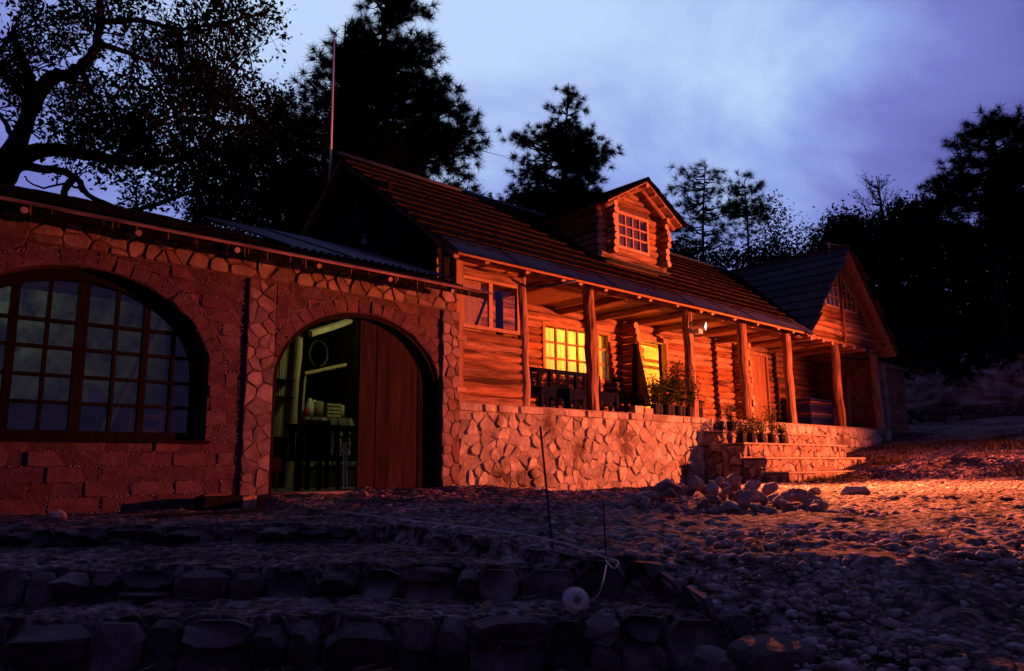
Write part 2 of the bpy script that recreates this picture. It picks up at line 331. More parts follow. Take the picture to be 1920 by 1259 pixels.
def log(parent, p, q, r, mt, name='log', n=10, taper=.06, jit=.10, wig=.012, rnd=random, **k):
    p = np.array(p, float); q = np.array(q, float); l = np.linalg.norm(q-p); c = max(2, min(9, int(l/.4)+1))
    pts = []; rad = []
    for i in range(c+1):
        t = i/c; w = wig if 0 < i < c else 0
        pts.append(p+(q-p)*t+np.array([rnd.uniform(-w, w) for _ in range(3)])); rad.append(r*(1+taper*(.5-t)+rnd.uniform(-.04, .04)))
    b = MB(); b.tube(pts, rad, n, 0, 1, jit, rnd)
    return b.build(name, [mt, M['log_end']], parent, smooth=False, **k)

def clip(poly, nx, ny, c):     # keep nx*x+ny*y <= c
    o = []
    for i in range(len(poly)):
        a = poly[i]; b = poly[(i+1) % len(poly)]; da = nx*a[0]+ny*a[1]-c; db = nx*b[0]+ny*b[1]-c
        if da <= 0: o.append(a)
        if (da < 0 < db) or (db < 0 < da):
            t = da/(da-db); o.append((a[0]+(b[0]-a[0])*t, a[1]+(b[1]-a[1])*t))
    return o
def cells(poly, n, rnd, relax=1, aspect=1.0):
    xs = [p[0] for p in poly]; ys = [p[1] for p in poly]; seeds = []
    def inside(p):
        s = None
        for i in range(len(poly)):
            a = poly[i]; b = poly[(i+1) % len(poly)]; c = (b[0]-a[0])*(p[1]-a[1])-(b[1]-a[1])*(p[0]-a[0])
            if s is None: s = c > 0
            elif (c > 0) != s: return False
        return True
    while len(seeds) < n:
        best = None; bd = -1
        for _ in range(6):
            p = (rnd.uniform(min(xs), max(xs)), rnd.uniform(min(ys), max(ys)))
            if not inside(p): continue
            d = min([((p[0]-q[0])/aspect)**2+(p[1]-q[1])**2 for q in seeds] or [9]) * rnd.uniform(.5, 1)
            if d > bd: bd = d; best = p
        if best: seeds.append(best)
    res = []
    for it in range(relax+1):
        res = []
        for i, a in enumerate(seeds):
            c = list(poly)
            for j, b in enumerate(seeds):
                if i == j: continue
                mx, my = (a[0]+b[0])/2, (a[1]+b[1])/2; nx, ny = (b[0]-a[0])/aspect**2, b[1]-a[1]
                c = clip(c, nx, ny, nx*mx+ny*my)
                if len(c) < 3: break
            res.append(c)
        if it < relax:
            seeds = [(.6*s[0]+.4*sum(p[0] for p in c)/len(c), .6*s[1]+.4*sum(p[1] for p in c)/len(c)) if len(c) > 2 else s for s, c in zip(seeds, res)]
    return [c for c in res if len(c) > 2]
def stone_piece(parent, poly, mapf, mt, gap=.012, h=.03, name='stone', rnd=random, cut=.28, inset=.16, rough=.5, **k):
    """one dressed piece set into a wall: outline shrunk by the joint, corners knocked off, face bulging out"""
    cx = sum(p[0] for p in poly)/len(poly); cy = sum(p[1] for p in poly)/len(poly)
    P = []
    for i, p in enumerate(poly):
        a = poly[i-1]; b = poly[(i+1) % len(poly)]
        if cut:
            c1 = cut*rnd.uniform(.5, 1); c2 = cut*rnd.uniform(.5, 1)
            P.append((p[0]+(a[0]-p[0])*c1, p[1]+(a[1]-p[1])*c1)); P.append((p[0]+(b[0]-p[0])*c2, p[1]+(b[1]-p[1])*c2))
        else: P.append(p)
    Q = []
    for p in P:
        d = math.hypot(p[0]-cx, p[1]-cy)+1e-6; s = max(.3, (d-gap)/d); Q.append((cx+(p[0]-cx)*s, cy+(p[1]-cy)*s))
    n = len(Q); hh = h*rnd.uniform(.6, 1.3); tx, ty = rnd.uniform(-.25, .25)*rough, rnd.uniform(-.25, .25)*rough
    b = MB(); vs = [mapf(x, y, -.02) for x, y in Q]
    for x, y in Q: vs.append(mapf(x, y, hh*.45*(1+rnd.uniform(-.5, .5)*rough)))
    for x, y in Q:
        s = 1-inset*rnd.uniform(.7, 1.3); xx, yy = cx+(x-cx)*s, cy+(y-cy)*s
        vs.append(mapf(xx, yy, hh*(1+rnd.uniform(-.35, .35)*rough)+tx*(xx-cx)+ty*(yy-cy)))
    vs.append(mapf(cx, cy, hh*1.12))
    fs = []
    for i in range(n):
        j = (i+1) % n; fs += [(i, j, n+j, n+i), (n+i, n+j, 2*n+j, 2*n+i), (2*n+i, 2*n+j, 3*n)]
    b.add(vs, fs); return b.build(name, mt, parent, **k)
def rect(x0, x1, y0, y1): return [(x0, y0), (x1, y0), (x1, y1), (x0, y1)]

# rocks ---------------------------------------------------------------
def ico(sub):
    import bmesh
    bm = bmesh.new(); bmesh.ops.create_icosphere(bm, subdivisions=sub, radius=1)
    v = np.array([q.co[:] for q in bm.verts]); f = np.array([[q.index for q in p.verts] for p in bm.faces]); bm.free(); return v, f
ICO = {k: ico(k) for k in (1, 2, 3)}
def rock_vf(sub, scale, rng, cuts=12, lo=.40, hi=.82, rough=.035, boxy=1.0):
    v, f = ICO[sub]; v = v.copy()
    if boxy != 1: v = np.sign(v)*np.abs(v)**boxy
    for _ in range(cuts):
        n = rng.normal(size=3); n /= np.linalg.norm(n); d = rng.uniform(lo, hi); q = v@n-d
        v -= np.outer(np.maximum(q, 0), n)
    v *= 1+rng.uniform(-rough, rough, (len(v), 1))
    a = rng.uniform(0, 6.28); c, s = math.cos(a), math.sin(a)
    v = v*np.array(scale); return v, f
def rock_obj(name, p, scale, mt, rng, parent=None, sub=2, rz=None, tilt=.4, boxy=1.0, **k):
    v, f = rock_vf(sub, scale, rng) if boxy == 1 else rock_vf(3, scale, rng, 7, .85, 1.25, .035, boxy)
    R = (Matrix.Rotation(rng.uniform(0, 6.28) if rz is None else rz, 3, 'Z') @ Matrix.Rotation(rng.uniform(-tilt, tilt), 3, 'X') @ Matrix.Rotation(rng.uniform(-tilt, tilt), 3, 'Y'))
    v = v@np.array(R).T
    me = bpy.data.meshes.new(name); me.from_pydata(v.tolist(), [], f.tolist()); me.materials.append(mt)
    base = ORG[parent.name] if parent is not None else np.zeros(3)
    return tagp(link_mesh(name, me, parent, tuple(np.array(p)-base)), **k)

# ------------------------------------------------------------------ ground
def sstep(a, b, x): t = np.clip((x-a)/(b-a), 0, 1); return t*t*(3-2*t)
EDGE = np.array([(3.62, 8.2), (3.50, 7.2), (3.22, 6.0), (2.95, 4.6), (2.77, 2.9), (2.93, 2.38), (2.85, 1.90), (2.42, 1.22), (1.9, .5), (1.2, -.4)])
def edge_x(y): return np.interp(y, EDGE[::-1, 1], EDGE[::-1, 0])
D_UP, D_MID, D_LOW = 5.2, 3.85, 3.33
def Hbase(x, y):
    x = np.asarray(x, float); y = np.asarray(y, float)
    d = .679*x+.734*y; u = .734*x-.679*y
    court = np.interp(d, [-5, 0, 1.5, 2.5, 3.3, 3.8, 4.4, 5, 7, 10, 14, 40], [-2.2, -1.35, -1.05, -.81, -.635, -.44, -.38, -.36, -.335, -.30, -.28, -.28])
    court = np.where(d < 1.5, np.minimum(court, -.9), court)
    court = court+.05*sstep(5.5, 8, y)*(1-sstep(6.3, 7.2, x))             # up to the threshold
    court = court-.13*sstep(6.2, 7.4, y)*sstep(6.6, 7.6, x)*(1-sstep(11.6, 12.2, x))   # dip added at the wall foot to hold shade
    hill = .105*np.maximum(0, x-13.4)+.03*np.maximum(0, x-y-7.7)
    hill = np.minimum(hill, 1.75+.02*np.maximum(0, x-24))
    court = court+hill*sstep(-2, 3.5, y+.25*(x-13))
    back = .10*np.maximum(0, y-13.5); court = court+np.minimum(back, 6)
    far = np.maximum(0, x-26.5)*.30*sstep(26.5, 29, x); court = court+np.minimum(far, 4.5)
    steps = np.where(d > D_UP, -.37+.07*sstep(6.2, 8, d)*0, np.where(d > D_MID, -.47, np.where(d > D_LOW, -.61, -.79-.05*(D_LOW-d))))
    side = x-edge_x(y)
    w = sstep(-.02, .04, side)
    w = np.where(d < 3.85, sstep(-.05, .22, side), w)
    return steps*(1-w)+court*w
def H(x, y): return float(Hbase(x, y))
def axis(segs):
    a = []
    for s0, s1, st in segs: a += list(np.arange(s0, s1, st))
    return np.array(a+[segs[-1][1]])
gx = axis([(-400, -60, 40), (-60, -6, 4), (-6, -.6, .3), (-.6, 8, .028), (8, 16.5, .06), (16.5, 30, .3), (30, 60, 2), (60, 400, 30)])
gy = axis([(-400, -60, 40), (-60, -4, 4), (-4, -.4, .3), (-.4, 7, .028), (7, 8.3, .08), (8.3, 16, .6), (16, 60, 3), (60, 400, 30)])
GX, GY = np.meshgrid(gx, gy, indexing='ij'); GZ = Hbase(GX, GY)
# relief: lumps and embedded cobbles from value noise (three octaves)
def vnoise(x, y, seed):
    xi = np.floor(x).astype(np.int64); yi = np.floor(y).astype(np.int64); fx = x-xi; fy = y-yi; fx = fx*fx*(3-2*fx); fy = fy*fy*(3-2*fy)
    def h(a, b):
        n = (a*374761393+b*668265263+seed*1442695041) & 0x7fffffff; n = ((n ^ (n >> 13))*1274126177) & 0x7fffffff; return ((n ^ (n >> 16)) & 0xffff)/65535.0
    return (h(xi, yi)*(1-fx)+h(xi+1, yi)*fx)*(1-fy)+(h(xi, yi+1)*(1-fx)+h(xi+1, yi+1)*fx)*fy
def cobble(x, y, sc, seed):      # rounded stones: distance to jittered cell points
    x = x*sc; y = y*sc; xi = np.floor(x); yi = np.floor(y); best = np.full(x.shape, 9.)
    for dx in (-1, 0, 1):
        for dy in (-1, 0, 1):
            a = xi+dx; b = yi+dy
            px = a+.15+.7*vnoise(a+.0, b+.0, seed); py = b+.15+.7*vnoise(a+.0, b+.0, seed+7)
            best = np.minimum(best, (x-px)**2+(y-py)**2)
    return np.sqrt(np.maximum(0, .5-best))
near = (1-sstep(14, 20, np.abs(GX)))*(1-sstep(10, 14, np.abs(GY)))
sideG = sstep(-.05, .15, GX-edge_x(GY))
rel = .055*(vnoise(GX*1.6, GY*1.6, 1)-.5)+.04*(vnoise(GX*5, GY*5, 2)-.5)+.022*(vnoise(GX*13, GY*13, 3)-.5)+.012*(vnoise(GX*29, GY*29, 4)-.5)
rel = rel+.032*cobble(GX, GY, 5.5, 5)*sstep(.3, .55, vnoise(GX*.9, GY*.9, 9))+.022*cobble(GX+3.3, GY, 11, 15)*sstep(.35, .6, vnoise(GX*1.7+9, GY*1.7, 19))
GZ = GZ+near*rel*(.6+.4*sideG)*np.where((GX > 5.9) & (GY > 7.8) & (GX < 23), 0, 1)
GZ = np.where((GY > 8.1) & (GX > -3) & (GX < 6.4) & (GY < 12.5), -.40, GZ)
GZ = np.where((GY > 8.0) & (GX > 6.4) & (GX < 22.3) & (GY < 13.2), -.45, GZ)
nx_, ny_ = GX.shape; idx = np.arange(nx_*ny_).reshape(nx_, ny_)
quads = np.stack([idx[:-1, :-1], idx[1:, :-1], idx[1:, 1:], idx[:-1, 1:]], -1).reshape(-1, 4)
fast('ground', np.stack([GX, GY, GZ], -1).reshape(-1, 3), quads, M['ground'], None, True, kind='structure')
def HG(x, y):
    i = min(max(int(np.searchsorted(gx, x))-1, 0), nx_-2); j = min(max(int(np.searchsorted(gy, y))-1, 0), ny_-2)
    return float(max(GZ[i, j], GZ[i+1, j], GZ[i, j+1], GZ[i+1, j+1]))
# loose gravel and chips all over the yard
rng = np.random.default_rng(11)
def scatter(n, pick, smin, smax, mt, name, flat=.6):
    VV = []; FF = []; b = 0; v0, f0 = ICO[1]
    for _ in range(n):
        x, y = pick(); s = smin*(smax/smin)**(rng.random()**2.2)
        v = v0*np.array([s*rng.uniform(.7, 1.3), s*rng.uniform(.7, 1.3), s*flat])*(1+rng.uniform(-.28, .28, (len(v0), 1)))
        a = rng.uniform(0, 6.28); c, sn = math.cos(a), math.sin(a); v = np.stack([v[:, 0]*c-v[:, 1]*sn, v[:, 0]*sn+v[:, 1]*c, v[:, 2]], -1)
        VV.append(v+np.array([x, y, H(x, y)+s*.15])); FF.append(f0+b); b += len(v0)
    return fast(name, np.concatenate(VV), np.concatenate(FF), mt, None, False, kind='stuff')
def yard():
    while True:
        d = 2.0+9*rng.random()**1.7; u = rng.uniform(-.3, .95)*d*.72+.2
        x, y = UD(u, d)
        if x > edge_x(y)+.05 and y < 7.7 and not (x > 12 and y > 6.2): return x, y
scatter(15000, yard, .006, .040, M['chip'], 'gravel', .55)
def treads():
    while True:
        d = 2.2+3.6*rng.random(); u = rng.uniform(-.6, .3)*d
        x, y = UD(u, d)
        if x < edge_x(y) and y < 7.8: return x, y
scatter(1500, treads, .006, .03, M['stone_dark'], 'step_gravel', .5)

rngl = np.random.default_rng(23); P_ = []
for _ in range(2600):
    d = 2.2+8*rngl.random()**1.6; u = rngl.uniform(-.7, .9)*d*.7; x, y = UD(u, d)
    if y < 7.7 and not (x > 12 and y > 6.2): P_.append((x, y, HG(x, y)+.004))
P_ = np.array(P_); an = rngl.uniform(0, 6.28, len(P_)); ln_ = rngl.uniform(.02, .09, len(P_)); dv_ = np.stack([np.cos(an)*ln_, np.sin(an)*ln_, rngl.normal(size=len(P_))*.008], -1); wv_ = np.stack([-np.sin(an), np.cos(an), np.zeros(len(P_))], -1)*.0022
fast('leaf_litter', np.stack([P_-dv_, P_+wv_, P_+dv_, P_-wv_+np.array([0, 0, .004])], 1).reshape(-1, 3), np.arange(4*len(P_)).reshape(-1, 4), M['straw'], None, kind='stuff')

# ------------------------------------------------------------------ foreground stone steps
rnd = random.Random(5); rng = np.random.default_rng(5)
st = thing('stone_steps', 'dark rough stone steps climbing to the yard in front of the arched door', 'steps', (0, 0, -.8))
def riser(poly, zt, zb, wmin, wmax, dep=.13):
    pts = [np.array(p, float) for p in poly]; seg = [np.linalg.norm(pts[i+1]-pts[i]) for i in range(len(pts)-1)]; tot = sum(seg)
    def at(q_):
        q_ = min(max(q_, 0), tot-1e-4); a = 0
        for i, l in enumerate(seg):
            if q_ <= a+l: break
            a += l
        d = (pts[i+1]-pts[i])/seg[i]; return pts[i]+d*(q_-a), d
    sgn = 1 if dep > 0 else -1; x = 0.0
    while x < tot-.05:
        w = min(rnd.uniform(wmin, wmax), tot-x); a, b = x, x+w; x = b
        k = rnd.uniform(-.25, .25)*.8
        polys = [[(a+rnd.uniform(0, .02), 0), (b-rnd.uniform(0, .03), 0), (b-k*w*.4, rnd.uniform(.86, 1.0)), (a+k*w*.4, rnd.uniform(.86, 1.0))]]
        if rnd.random() < .42:
            c = rnd.uniform(.45, .65); polys = [[(a, 0), (b, 0), (b, c-.04), (a, c+.04)], [(a, c+.05), (b, c-.03), (b, .97), (a+.01, .99)]]
        for pl in polys:
            def mp_(q_, v, h):
                p, d = at(q_); top = zt(p[0], p[1]) if callable(zt) else zt; bot = zb(p[0], p[1]) if callable(zb) else zb
                nrm = np.array([d[1], -d[0]])*sgn
                off = .028+h+(.035*(1-v))
                return (p[0]+nrm[0]*off, p[1]+nrm[1]*off, bot-.03+(top-bot+.035)*v)
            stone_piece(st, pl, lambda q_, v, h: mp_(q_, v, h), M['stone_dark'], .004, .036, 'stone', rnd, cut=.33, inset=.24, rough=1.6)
def line_d(d, u0, u1, n=6, bow=0.0):
    return [UD(u0+(u1-u0)*i/n, d+bow*math.sin(math.pi*i/n)) for i in range(n+1)]
riser(line_d(D_UP, -4.4, -1.02), -.365, -.47, .07, .24)
riser(line_d(D_MID, -3.1, .62), -.465, -.61, .08, .28)
riser(line_d(D_LOW, -2.6, .98), -.60, -.82, .10, .38)
E2 = [tuple(p) for p in EDGE[2:7]]
riser(E2, lambda x, y: H(x+.25, y)+.005, lambda x, y: H(x-.12, y)-.03, .15, .30, -1)
for (x, y, z, s) in [(*UD(.98, 3.06), -.76, (.17, .13, .11)), (*UD(1.25, 2.92), -.83, (.16, .13, .08)), (*UD(.76, 3.10), -.80, (.12, .1, .1))]:
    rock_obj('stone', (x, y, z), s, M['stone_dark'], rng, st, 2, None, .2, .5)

# ------------------------------------------------------------------ adobe store building on the left
ab = thing('adobe_building', 'dark red adobe store building with stone trim and two big arched openings', 'building', (3.5, 8.0, -.4))
FY = 8.0
WIN = dict(x=1.85, a=1.22, b=.95, z0=1.0, bot=.31)
DOOR = dict(x=4.935, a=1.15, b=.90, z0=1.0, bot=-.24)
def arch_h(o, x, grow=0.0):
    t = (x-o['x'])/(o['a']+grow)
    return None if abs(t) >= 1 else o['z0']+(o['b']+grow)*math.sqrt(1-t*t)
def arch_hw(o, z, grow=0.0):
    if z <= o['z0']: return o['a']+grow
    t = (z-o['z0'])/(o['b']+grow)
    return 0 if t >= 1 else (o['a']+grow)*math.sqrt(1-t*t)
# the wall itself, built in narrow slices with the two openings left out
w = MB(); XA, XB, WT = -2.6, 6.40, 2.42; Y0, Y1 = FY+.006, FY+.38
xs = sorted(set([XA, XB]+[o['x']+o['a']*math.sin(math.pi/2*k/14) for o in (WIN, DOOR) for k in range(-14, 15)]))
for x0, x1 in zip(xs[:-1], xs[1:]):
    xm = (x0+x1)/2; op = next((o for o in (WIN, DOOR) if abs(xm-o['x']) < o['a']), None)
    if op is None: w.box(x0, x1, Y0, Y1, -.6, WT); continue
    w.box(x0, x1, Y0, Y1, -.6, op['bot'])
    h0 = arch_h(op, x0) or op['z0']; h1 = arch_h(op, x1) or op['z0']
    w.hexa([(x0, Y0, h0), (x1, Y0, h1), (x1, Y1, h1), (x0, Y1, h0), (x0, Y0, WT), (x1, Y0, WT), (x1, Y1, WT), (x0, Y1, WT)])
w.build('wall', M['adobe_joint'], ab)
mapF = lambda x, z, h: (x, FY+.012-h, z)
GR = .175
pegs = []                                          # the joints carry rows of small pale pebbles
def pebble_line(a, b):
    l = math.hypot(b[0]-a[0], b[1]-a[1]); n = int(l/.023)
    for i in range(n):
        if rnd.random() < .86: t = (i+rnd.random()*.6)/max(n, 1); pegs.append((a[0]+(b[0]-a[0])*t+rnd.uniform(-.005, .005), a[1]+(b[1]-a[1])*t+rnd.uniform(-.005, .005)))
def course(x0, x1, z0, z1, off, L=.44, cutL=None, cutR=None):
    """bricks of one course between x0 and x1; cutL / cutR give the slanted ends against an arch ring"""
    x = x0-off
    while x < x1:
        a = max(x, x0); b = min(x+L*rnd.uniform(.9, 1.1), x1); b = x1 if x1-b < .10 else b; x = b if b > a else x+L
        if b-a < .01: continue
        pa0 = pa1 = a; pb0 = pb1 = b
        if cutL: pa0 = max(a, cutL(z0)); pa1 = max(a, cutL(z1))
        if cutR: pb0 = min(b, cutR(z0)); pb1 = min(b, cutR(z1))
        if pb0-pa0 < .03 and pb1-pa1 < .03: continue
        poly = [(pa0, z0), (max(pb0, pa0+.01), z0), (max(pb1, pa1+.01), z1), (pa1, z1)]
        stone_piece(ab, poly, mapF, M['adobe'], .005, .012, 'brick', rnd, cut=.05, inset=.06, rough=.5)
        pebble_line((pa0, z1), (pb0, z1)); pebble_line((pb0, z0), (pb1, z1))
zc = [-.62, -.50, -.36, -.216, -.083, .066, .20, .31]
for i in range(len(zc)-1): course(XA, 3.40, zc[i], zc[i+1], .22*(i % 2)+.1)
zr = [.31, .349, .481, .622, .763, .9045, 1.047, 1.168, 1.301, 1.434, 1.574, 1.712, 1.843, 1.983, 2.11]
for i in range(len(zr)-1):
    z0, z1 = zr[i], zr[i+1]
    grow = GR if z1 > 1.0 else 0
    cl = lambda z: WIN['x']+arch_hw(WIN, z, GR if z > .99 else 0)
    course(3.06 if z1 <= 1.0 else WIN['x']+arch_hw(WIN, z1, GR), 3.40, z0, z1, .2*(i % 2)+.05, .30 if z1 < 1.1 else .42, cutL=cl)
    cr_ = lambda z: WIN['x']-arch_hw(WIN, z, GR if z > .99 else 0)
    course(XA, .64 if z1 <= 1.0 else WIN['x']-arch_hw(WIN, z1, GR), z0, z1, .2*(i % 2), .42, cutR=cr_)
    if z0 >= 1.04:
        course(3.78, DOOR['x']-arch_hw(DOOR, z1, GR), z0, z1, .2*(i % 2), .36, cutR=lambda z: DOOR['x']-arch_hw(DOOR, z, GR))
        course(DOOR['x']+arch_hw(DOOR, z1, GR), 6.095, z0, z1, .2*(i % 2)+.1, .36, cutL=lambda z: DOOR['x']+arch_hw(DOOR, z, GR))
for o in (WIN, DOOR):                               # arch rings of bricks on end
    n = 25 if o is WIN else 23
    def E_(t, g): return (o['x']+(o['a']+g)*math.cos(t), o['z0']+(o['b']+g)*math.sin(t))
    for i in range(n):
        t0 = math.pi*i/n; t1 = math.pi*(i+1)/n
        g0, g1 = .006, GR-.004
        poly = [E_(t0, g0), E_(t0, g1), E_(t1, g1), E_(t1, g0)]
        if o is DOOR: poly = [(min(max(x, 3.775), 6.095), z) for x, z in poly]
        stone_piece(ab, poly, mapF, M['adobe'], .006, .018, 'arch_brick', rnd, cut=.05, inset=.07, rough=.5)
        if 0 < i: pebble_line(E_(t0, .01), E_(t0, GR-.01))
        if o is WIN or (.25 < t0 < 2.9): pebble_line(E_(t0, GR), E_(t1, GR))
pv, pf = ICO[1]; VV = []; FF = []; b = 0
for x, z in pegs:
    if x < -.2 or rnd.random() < (.55 if z < .3 else .12): continue
    s = rnd.uniform(.0042, .0075); VV.append(pv*np.array([s*rnd.uniform(.8, 1.3), s*.9, s])+np.array([x, FY-.004, z])); FF.append(pf+b); b += len(pv)
fast('joint_pebbles', np.concatenate(VV), np.concatenate(FF), M['pebble'], ab, kind='stuff')
# stone trim: two buttresses and the frieze under the eave
for x0, x1, n in ((3.45, 3.765, 40), (6.115, 6.40, 34)):
    for c in cells(rect(x0, x1, -.42, 2.105), n, rnd, 0): stone_piece(ab, c, lambda x, z, h: (x, FY-.03-h, z), M['stone_pink'], .006, .013, rnd=rnd, cut=.16, inset=.1)
    q = MB(); q.box(x0, x1, FY-.035, FY+.015, -.5, 2.10); q.build('buttress', M['mortar'], ab)
q = MB(); q.box(-1.6, 6.40, FY-.008, FY+.02, 2.108, 2.42); q.build('frieze', M['mortar'], ab)
for c in cells(rect(-1.5, 6.40, 2.115, 2.42), 96, rnd, 0, 1.0): stone_piece(ab, c, lambda x, z, h: (x, FY-.005-h, z), M['stone_pink'], .012, .016, rnd=rnd, cut=.2, inset=.1)
q = MB(); q.box(3.79, 6.09, FY-.12, FY+.40, -.34, -.235); q.build('threshold', M['concrete'], ab)
q = MB(); q.box(XA, 3.45, FY-.03, FY+.02, .298, .318) if False else q.box(.60, 3.10, FY-.045, FY+.2, .285, .318); q.build('window_sill', M['dark_wood'], ab)
# big arched window
wf = MB(); WY = FY+.16
for i in range(24):
    t0, t1 = math.pi*i/24, math.pi*(i+1)/24
    def e(t, s): return (WIN['x']+(WIN['a']-s)*math.cos(t), WIN['z0']+(WIN['b']-s)*math.sin(t))
    a, b2, c2, d2 = e(t0, .0), e(t1, .0), e(t1, .10), e(t0, .10)
    wf.hexa([(a[0], WY, a[1]), (b2[0], WY, b2[1]), (c2[0], WY, c2[1]), (d2[0], WY, d2[1]), (a[0], WY+.12, a[1]), (b2[0], WY+.12, b2[1]), (c2[0], WY+.12, c2[1]), (d2[0], WY+.12, d2[1])])
for xx in (WIN['x']-WIN['a'], WIN['x']+WIN['a']-.10): wf.box(xx, xx+.10, WY, WY+.12, .318, 1.0)
wf.box(.74, 2.96, WY, WY+.12, .318, .40)
fr = wf.build('window_frame', M['dark_wood'], ab)
vx = [(.98, .03), (1.32, .07), (1.60, .03), (1.89, .10), (2.20, .03), (2.48, .06), (2.76, .03)]
for x, ww in vx:
    top = arch_h(WIN, x)-.09; q = MB(); q.box(x-ww/2, x+ww/2, WY+.02, WY+.09, .39, top); q.build('mullion', M['dark_wood'], fr)
hz = [.66, .915, 1.18, 1.435]
for z in hz:
    hw = arch_hw(WIN, z)-.09; q = MB(); q.box(WIN['x']-hw, WIN['x']+hw, WY+.024, WY+.086, z-.016, z+.016); q.build('glazing_bar', M['dark_wood'], fr)
cxs = [.73]+[x for x, _ in vx]+[2.97]; czs = [.39]+hz+[1.9]
for i in range(len(cxs)-1):
    for j in range(len(czs)-1):
        x0, x1, z0, z1 = cxs[i], cxs[i+1], czs[j], czs[j+1]
        za, zb = [min(z1, (arch_h(WIN, x) or 1.0)-.05) for x in (x0, x1)]
        if max(za, zb) <= z0+.02: continue
        za = max(za, z0+.005); zb = max(zb, z0+.005)
        dy = rnd.uniform(-.004, .004)
        q = MB(); q.hexa([(x0, WY+.055, z0), (x1, WY+.055+dy, z0), (x1, WY+.060+dy, z0), (x0, WY+.060, z0), (x0, WY+.055, za), (x1, WY+.055+dy, zb), (x1, WY+.060+dy, zb), (x0, WY+.060, za)])
        q.build('pane', M['glass'], fr)
# door: dark lining, right leaf shut, left leaf swung in
df = MB()
for i in range(24):
    t0, t1 = math.pi*i/24, math.pi*(i+1)/24
    def e(t, s): return (DOOR['x']+(DOOR['a']-s)*math.cos(t), DOOR['z0']+(DOOR['b']-s)*math.sin(t))
    a, b2, c2, d2 = e(t0, .0), e(t1, .0), e(t1, .05), e(t0, .05)
    df.hexa([(a[0], FY+.03, a[1]), (b2[0], FY+.03, b2[1]), (c2[0], FY+.03, c2[1]), (d2[0], FY+.03, d2[1]), (a[0], FY+.2, a[1]), (b2[0], FY+.2, b2[1]), (c2[0], FY+.2, c2[1]), (d2[0], FY+.2, d2[1])])
for xx in (DOOR['x']-DOOR['a'], DOOR['x']+DOOR['a']-.05): df.box(xx, xx+.05, FY+.03, FY+.2, -.235, 1.0)
df.build('door_frame', M['dark_wood'], ab)
dl = MB(); dl.box(4.99, 6.02, FY+.174, FY+.195, .15, .27); dl.box(4.99, 6.02, FY+.174, FY+.195, 1.1, 1.22)
leaf = dl.build('door', M['door'], ab)
px0 = 4.965
for k, ww in enumerate((.24, .20, .22, .21, .20)):
    x0, x1 = px0+.003, px0+ww-.003; px0 += ww
    t0, t1 = [(arch_h(DOOR, min(x, 6.05)) or 1.0)-.04 for x in (x0, x1)]
    q = MB(); dy = rnd.uniform(-.006, .006)
    q.hexa([(x0, FY+.13+dy, -.22), (x1, FY+.13+dy, -.22), (x1, FY+.172, -.22), (x0, FY+.172, -.22), (x0, FY+.13+dy, t0), (x1, FY+.13+dy, t1), (x1, FY+.172, t1), (x0, FY+.172, t0)])
    q.build('plank', M['door'], leaf)
# inside of the store room
q = MB(); q.box(-1.2, 6.38, FY+.38, 12.0, -.36, -.245); q.build('floor', M['concrete'], ab)
q = MB(); q.box(6.40, 6.5, 8.4, 11.9, -.24, 2.6); q.box(-1.3, -1.2, 8.4, 11.9, -.24, 2.6); q.build('inner_wall', M['mortar_pale'], ab)
q = MB(); q.box(-1.2, 6.38, 8.4, 11.9, 2.48, 2.56); q.build('ceiling_boards', M['dark_wood'], ab)
q = MB(); q.box(-1.2, 3.9, 11.9, 12.0, -.24, 2.6); q.build('cafe_wall', M['cafe'], ab)
q = MB(); q.box(-1.2, 3.9, 11.80, 11.9, -.24, .95); q.build('cafe_dado', M['dark_wood'], ab)
log(ab, (2.6, 10.2, .3), (3.4, 10.2, 2.3), .05, M['pale_wood'], 'brace')
q = MB(); q.box(3.9, 6.40, 11.905, 12.0, -.24, 2.6); q.build('plank_partition', M['dark_wood'], ab)
for y in (8.9, 9.9, 10.9): log(ab, (-1.1, y, 2.40), (6.3, y, 2.40), .06, M['log_x'], 'beam')
for k in range(16):
    x = 4.92+k*.028; q = MB(); q.tube([(x, 10.62+rnd.uniform(-.01, .01), .5), (x+rnd.uniform(-.01, .01), 10.6, 2.05)], .013, 6); q.build('reed', M['reed'], ab)
log(ab, (5.28, 10.52, -.24), (5.35, 10.5, 2.1), .055, M['pale_wood'], 'pole')
log(ab, (5.47, 10.55, .75), (5.50, 10.55, 1.46), .02, M['pale_wood'], 'pole')
log(ab, (5.46, 10.5, 1.44), (6.45, 10.5, 1.70), .03, M['pale_wood'], 'pole')
log(ab, (5.42, 10.3, 2.02), (6.3, 10.4, 2.40), .055, M['pale_wood'], 'pole')
for z in (1.30, 1.05): q = MB(); q.box(4.85, 5.24, 10.35, 10.58, z, z+.02); q.build('shelf', M['dark_wood'], ab)
q = MB(); q.box(5.40, 6.39, 10.35, 10.9, -.24, .80); ctr = q.build('stone_counter', M['mortar'], ab)
for c in cells(rect(5.40, 6.39, .05, .79), 34, rnd, 1): stone_piece(ctr, c, lambda x, z, h: (x, 10.34-h, z), M['stone'], .012, .03, rnd=rnd)
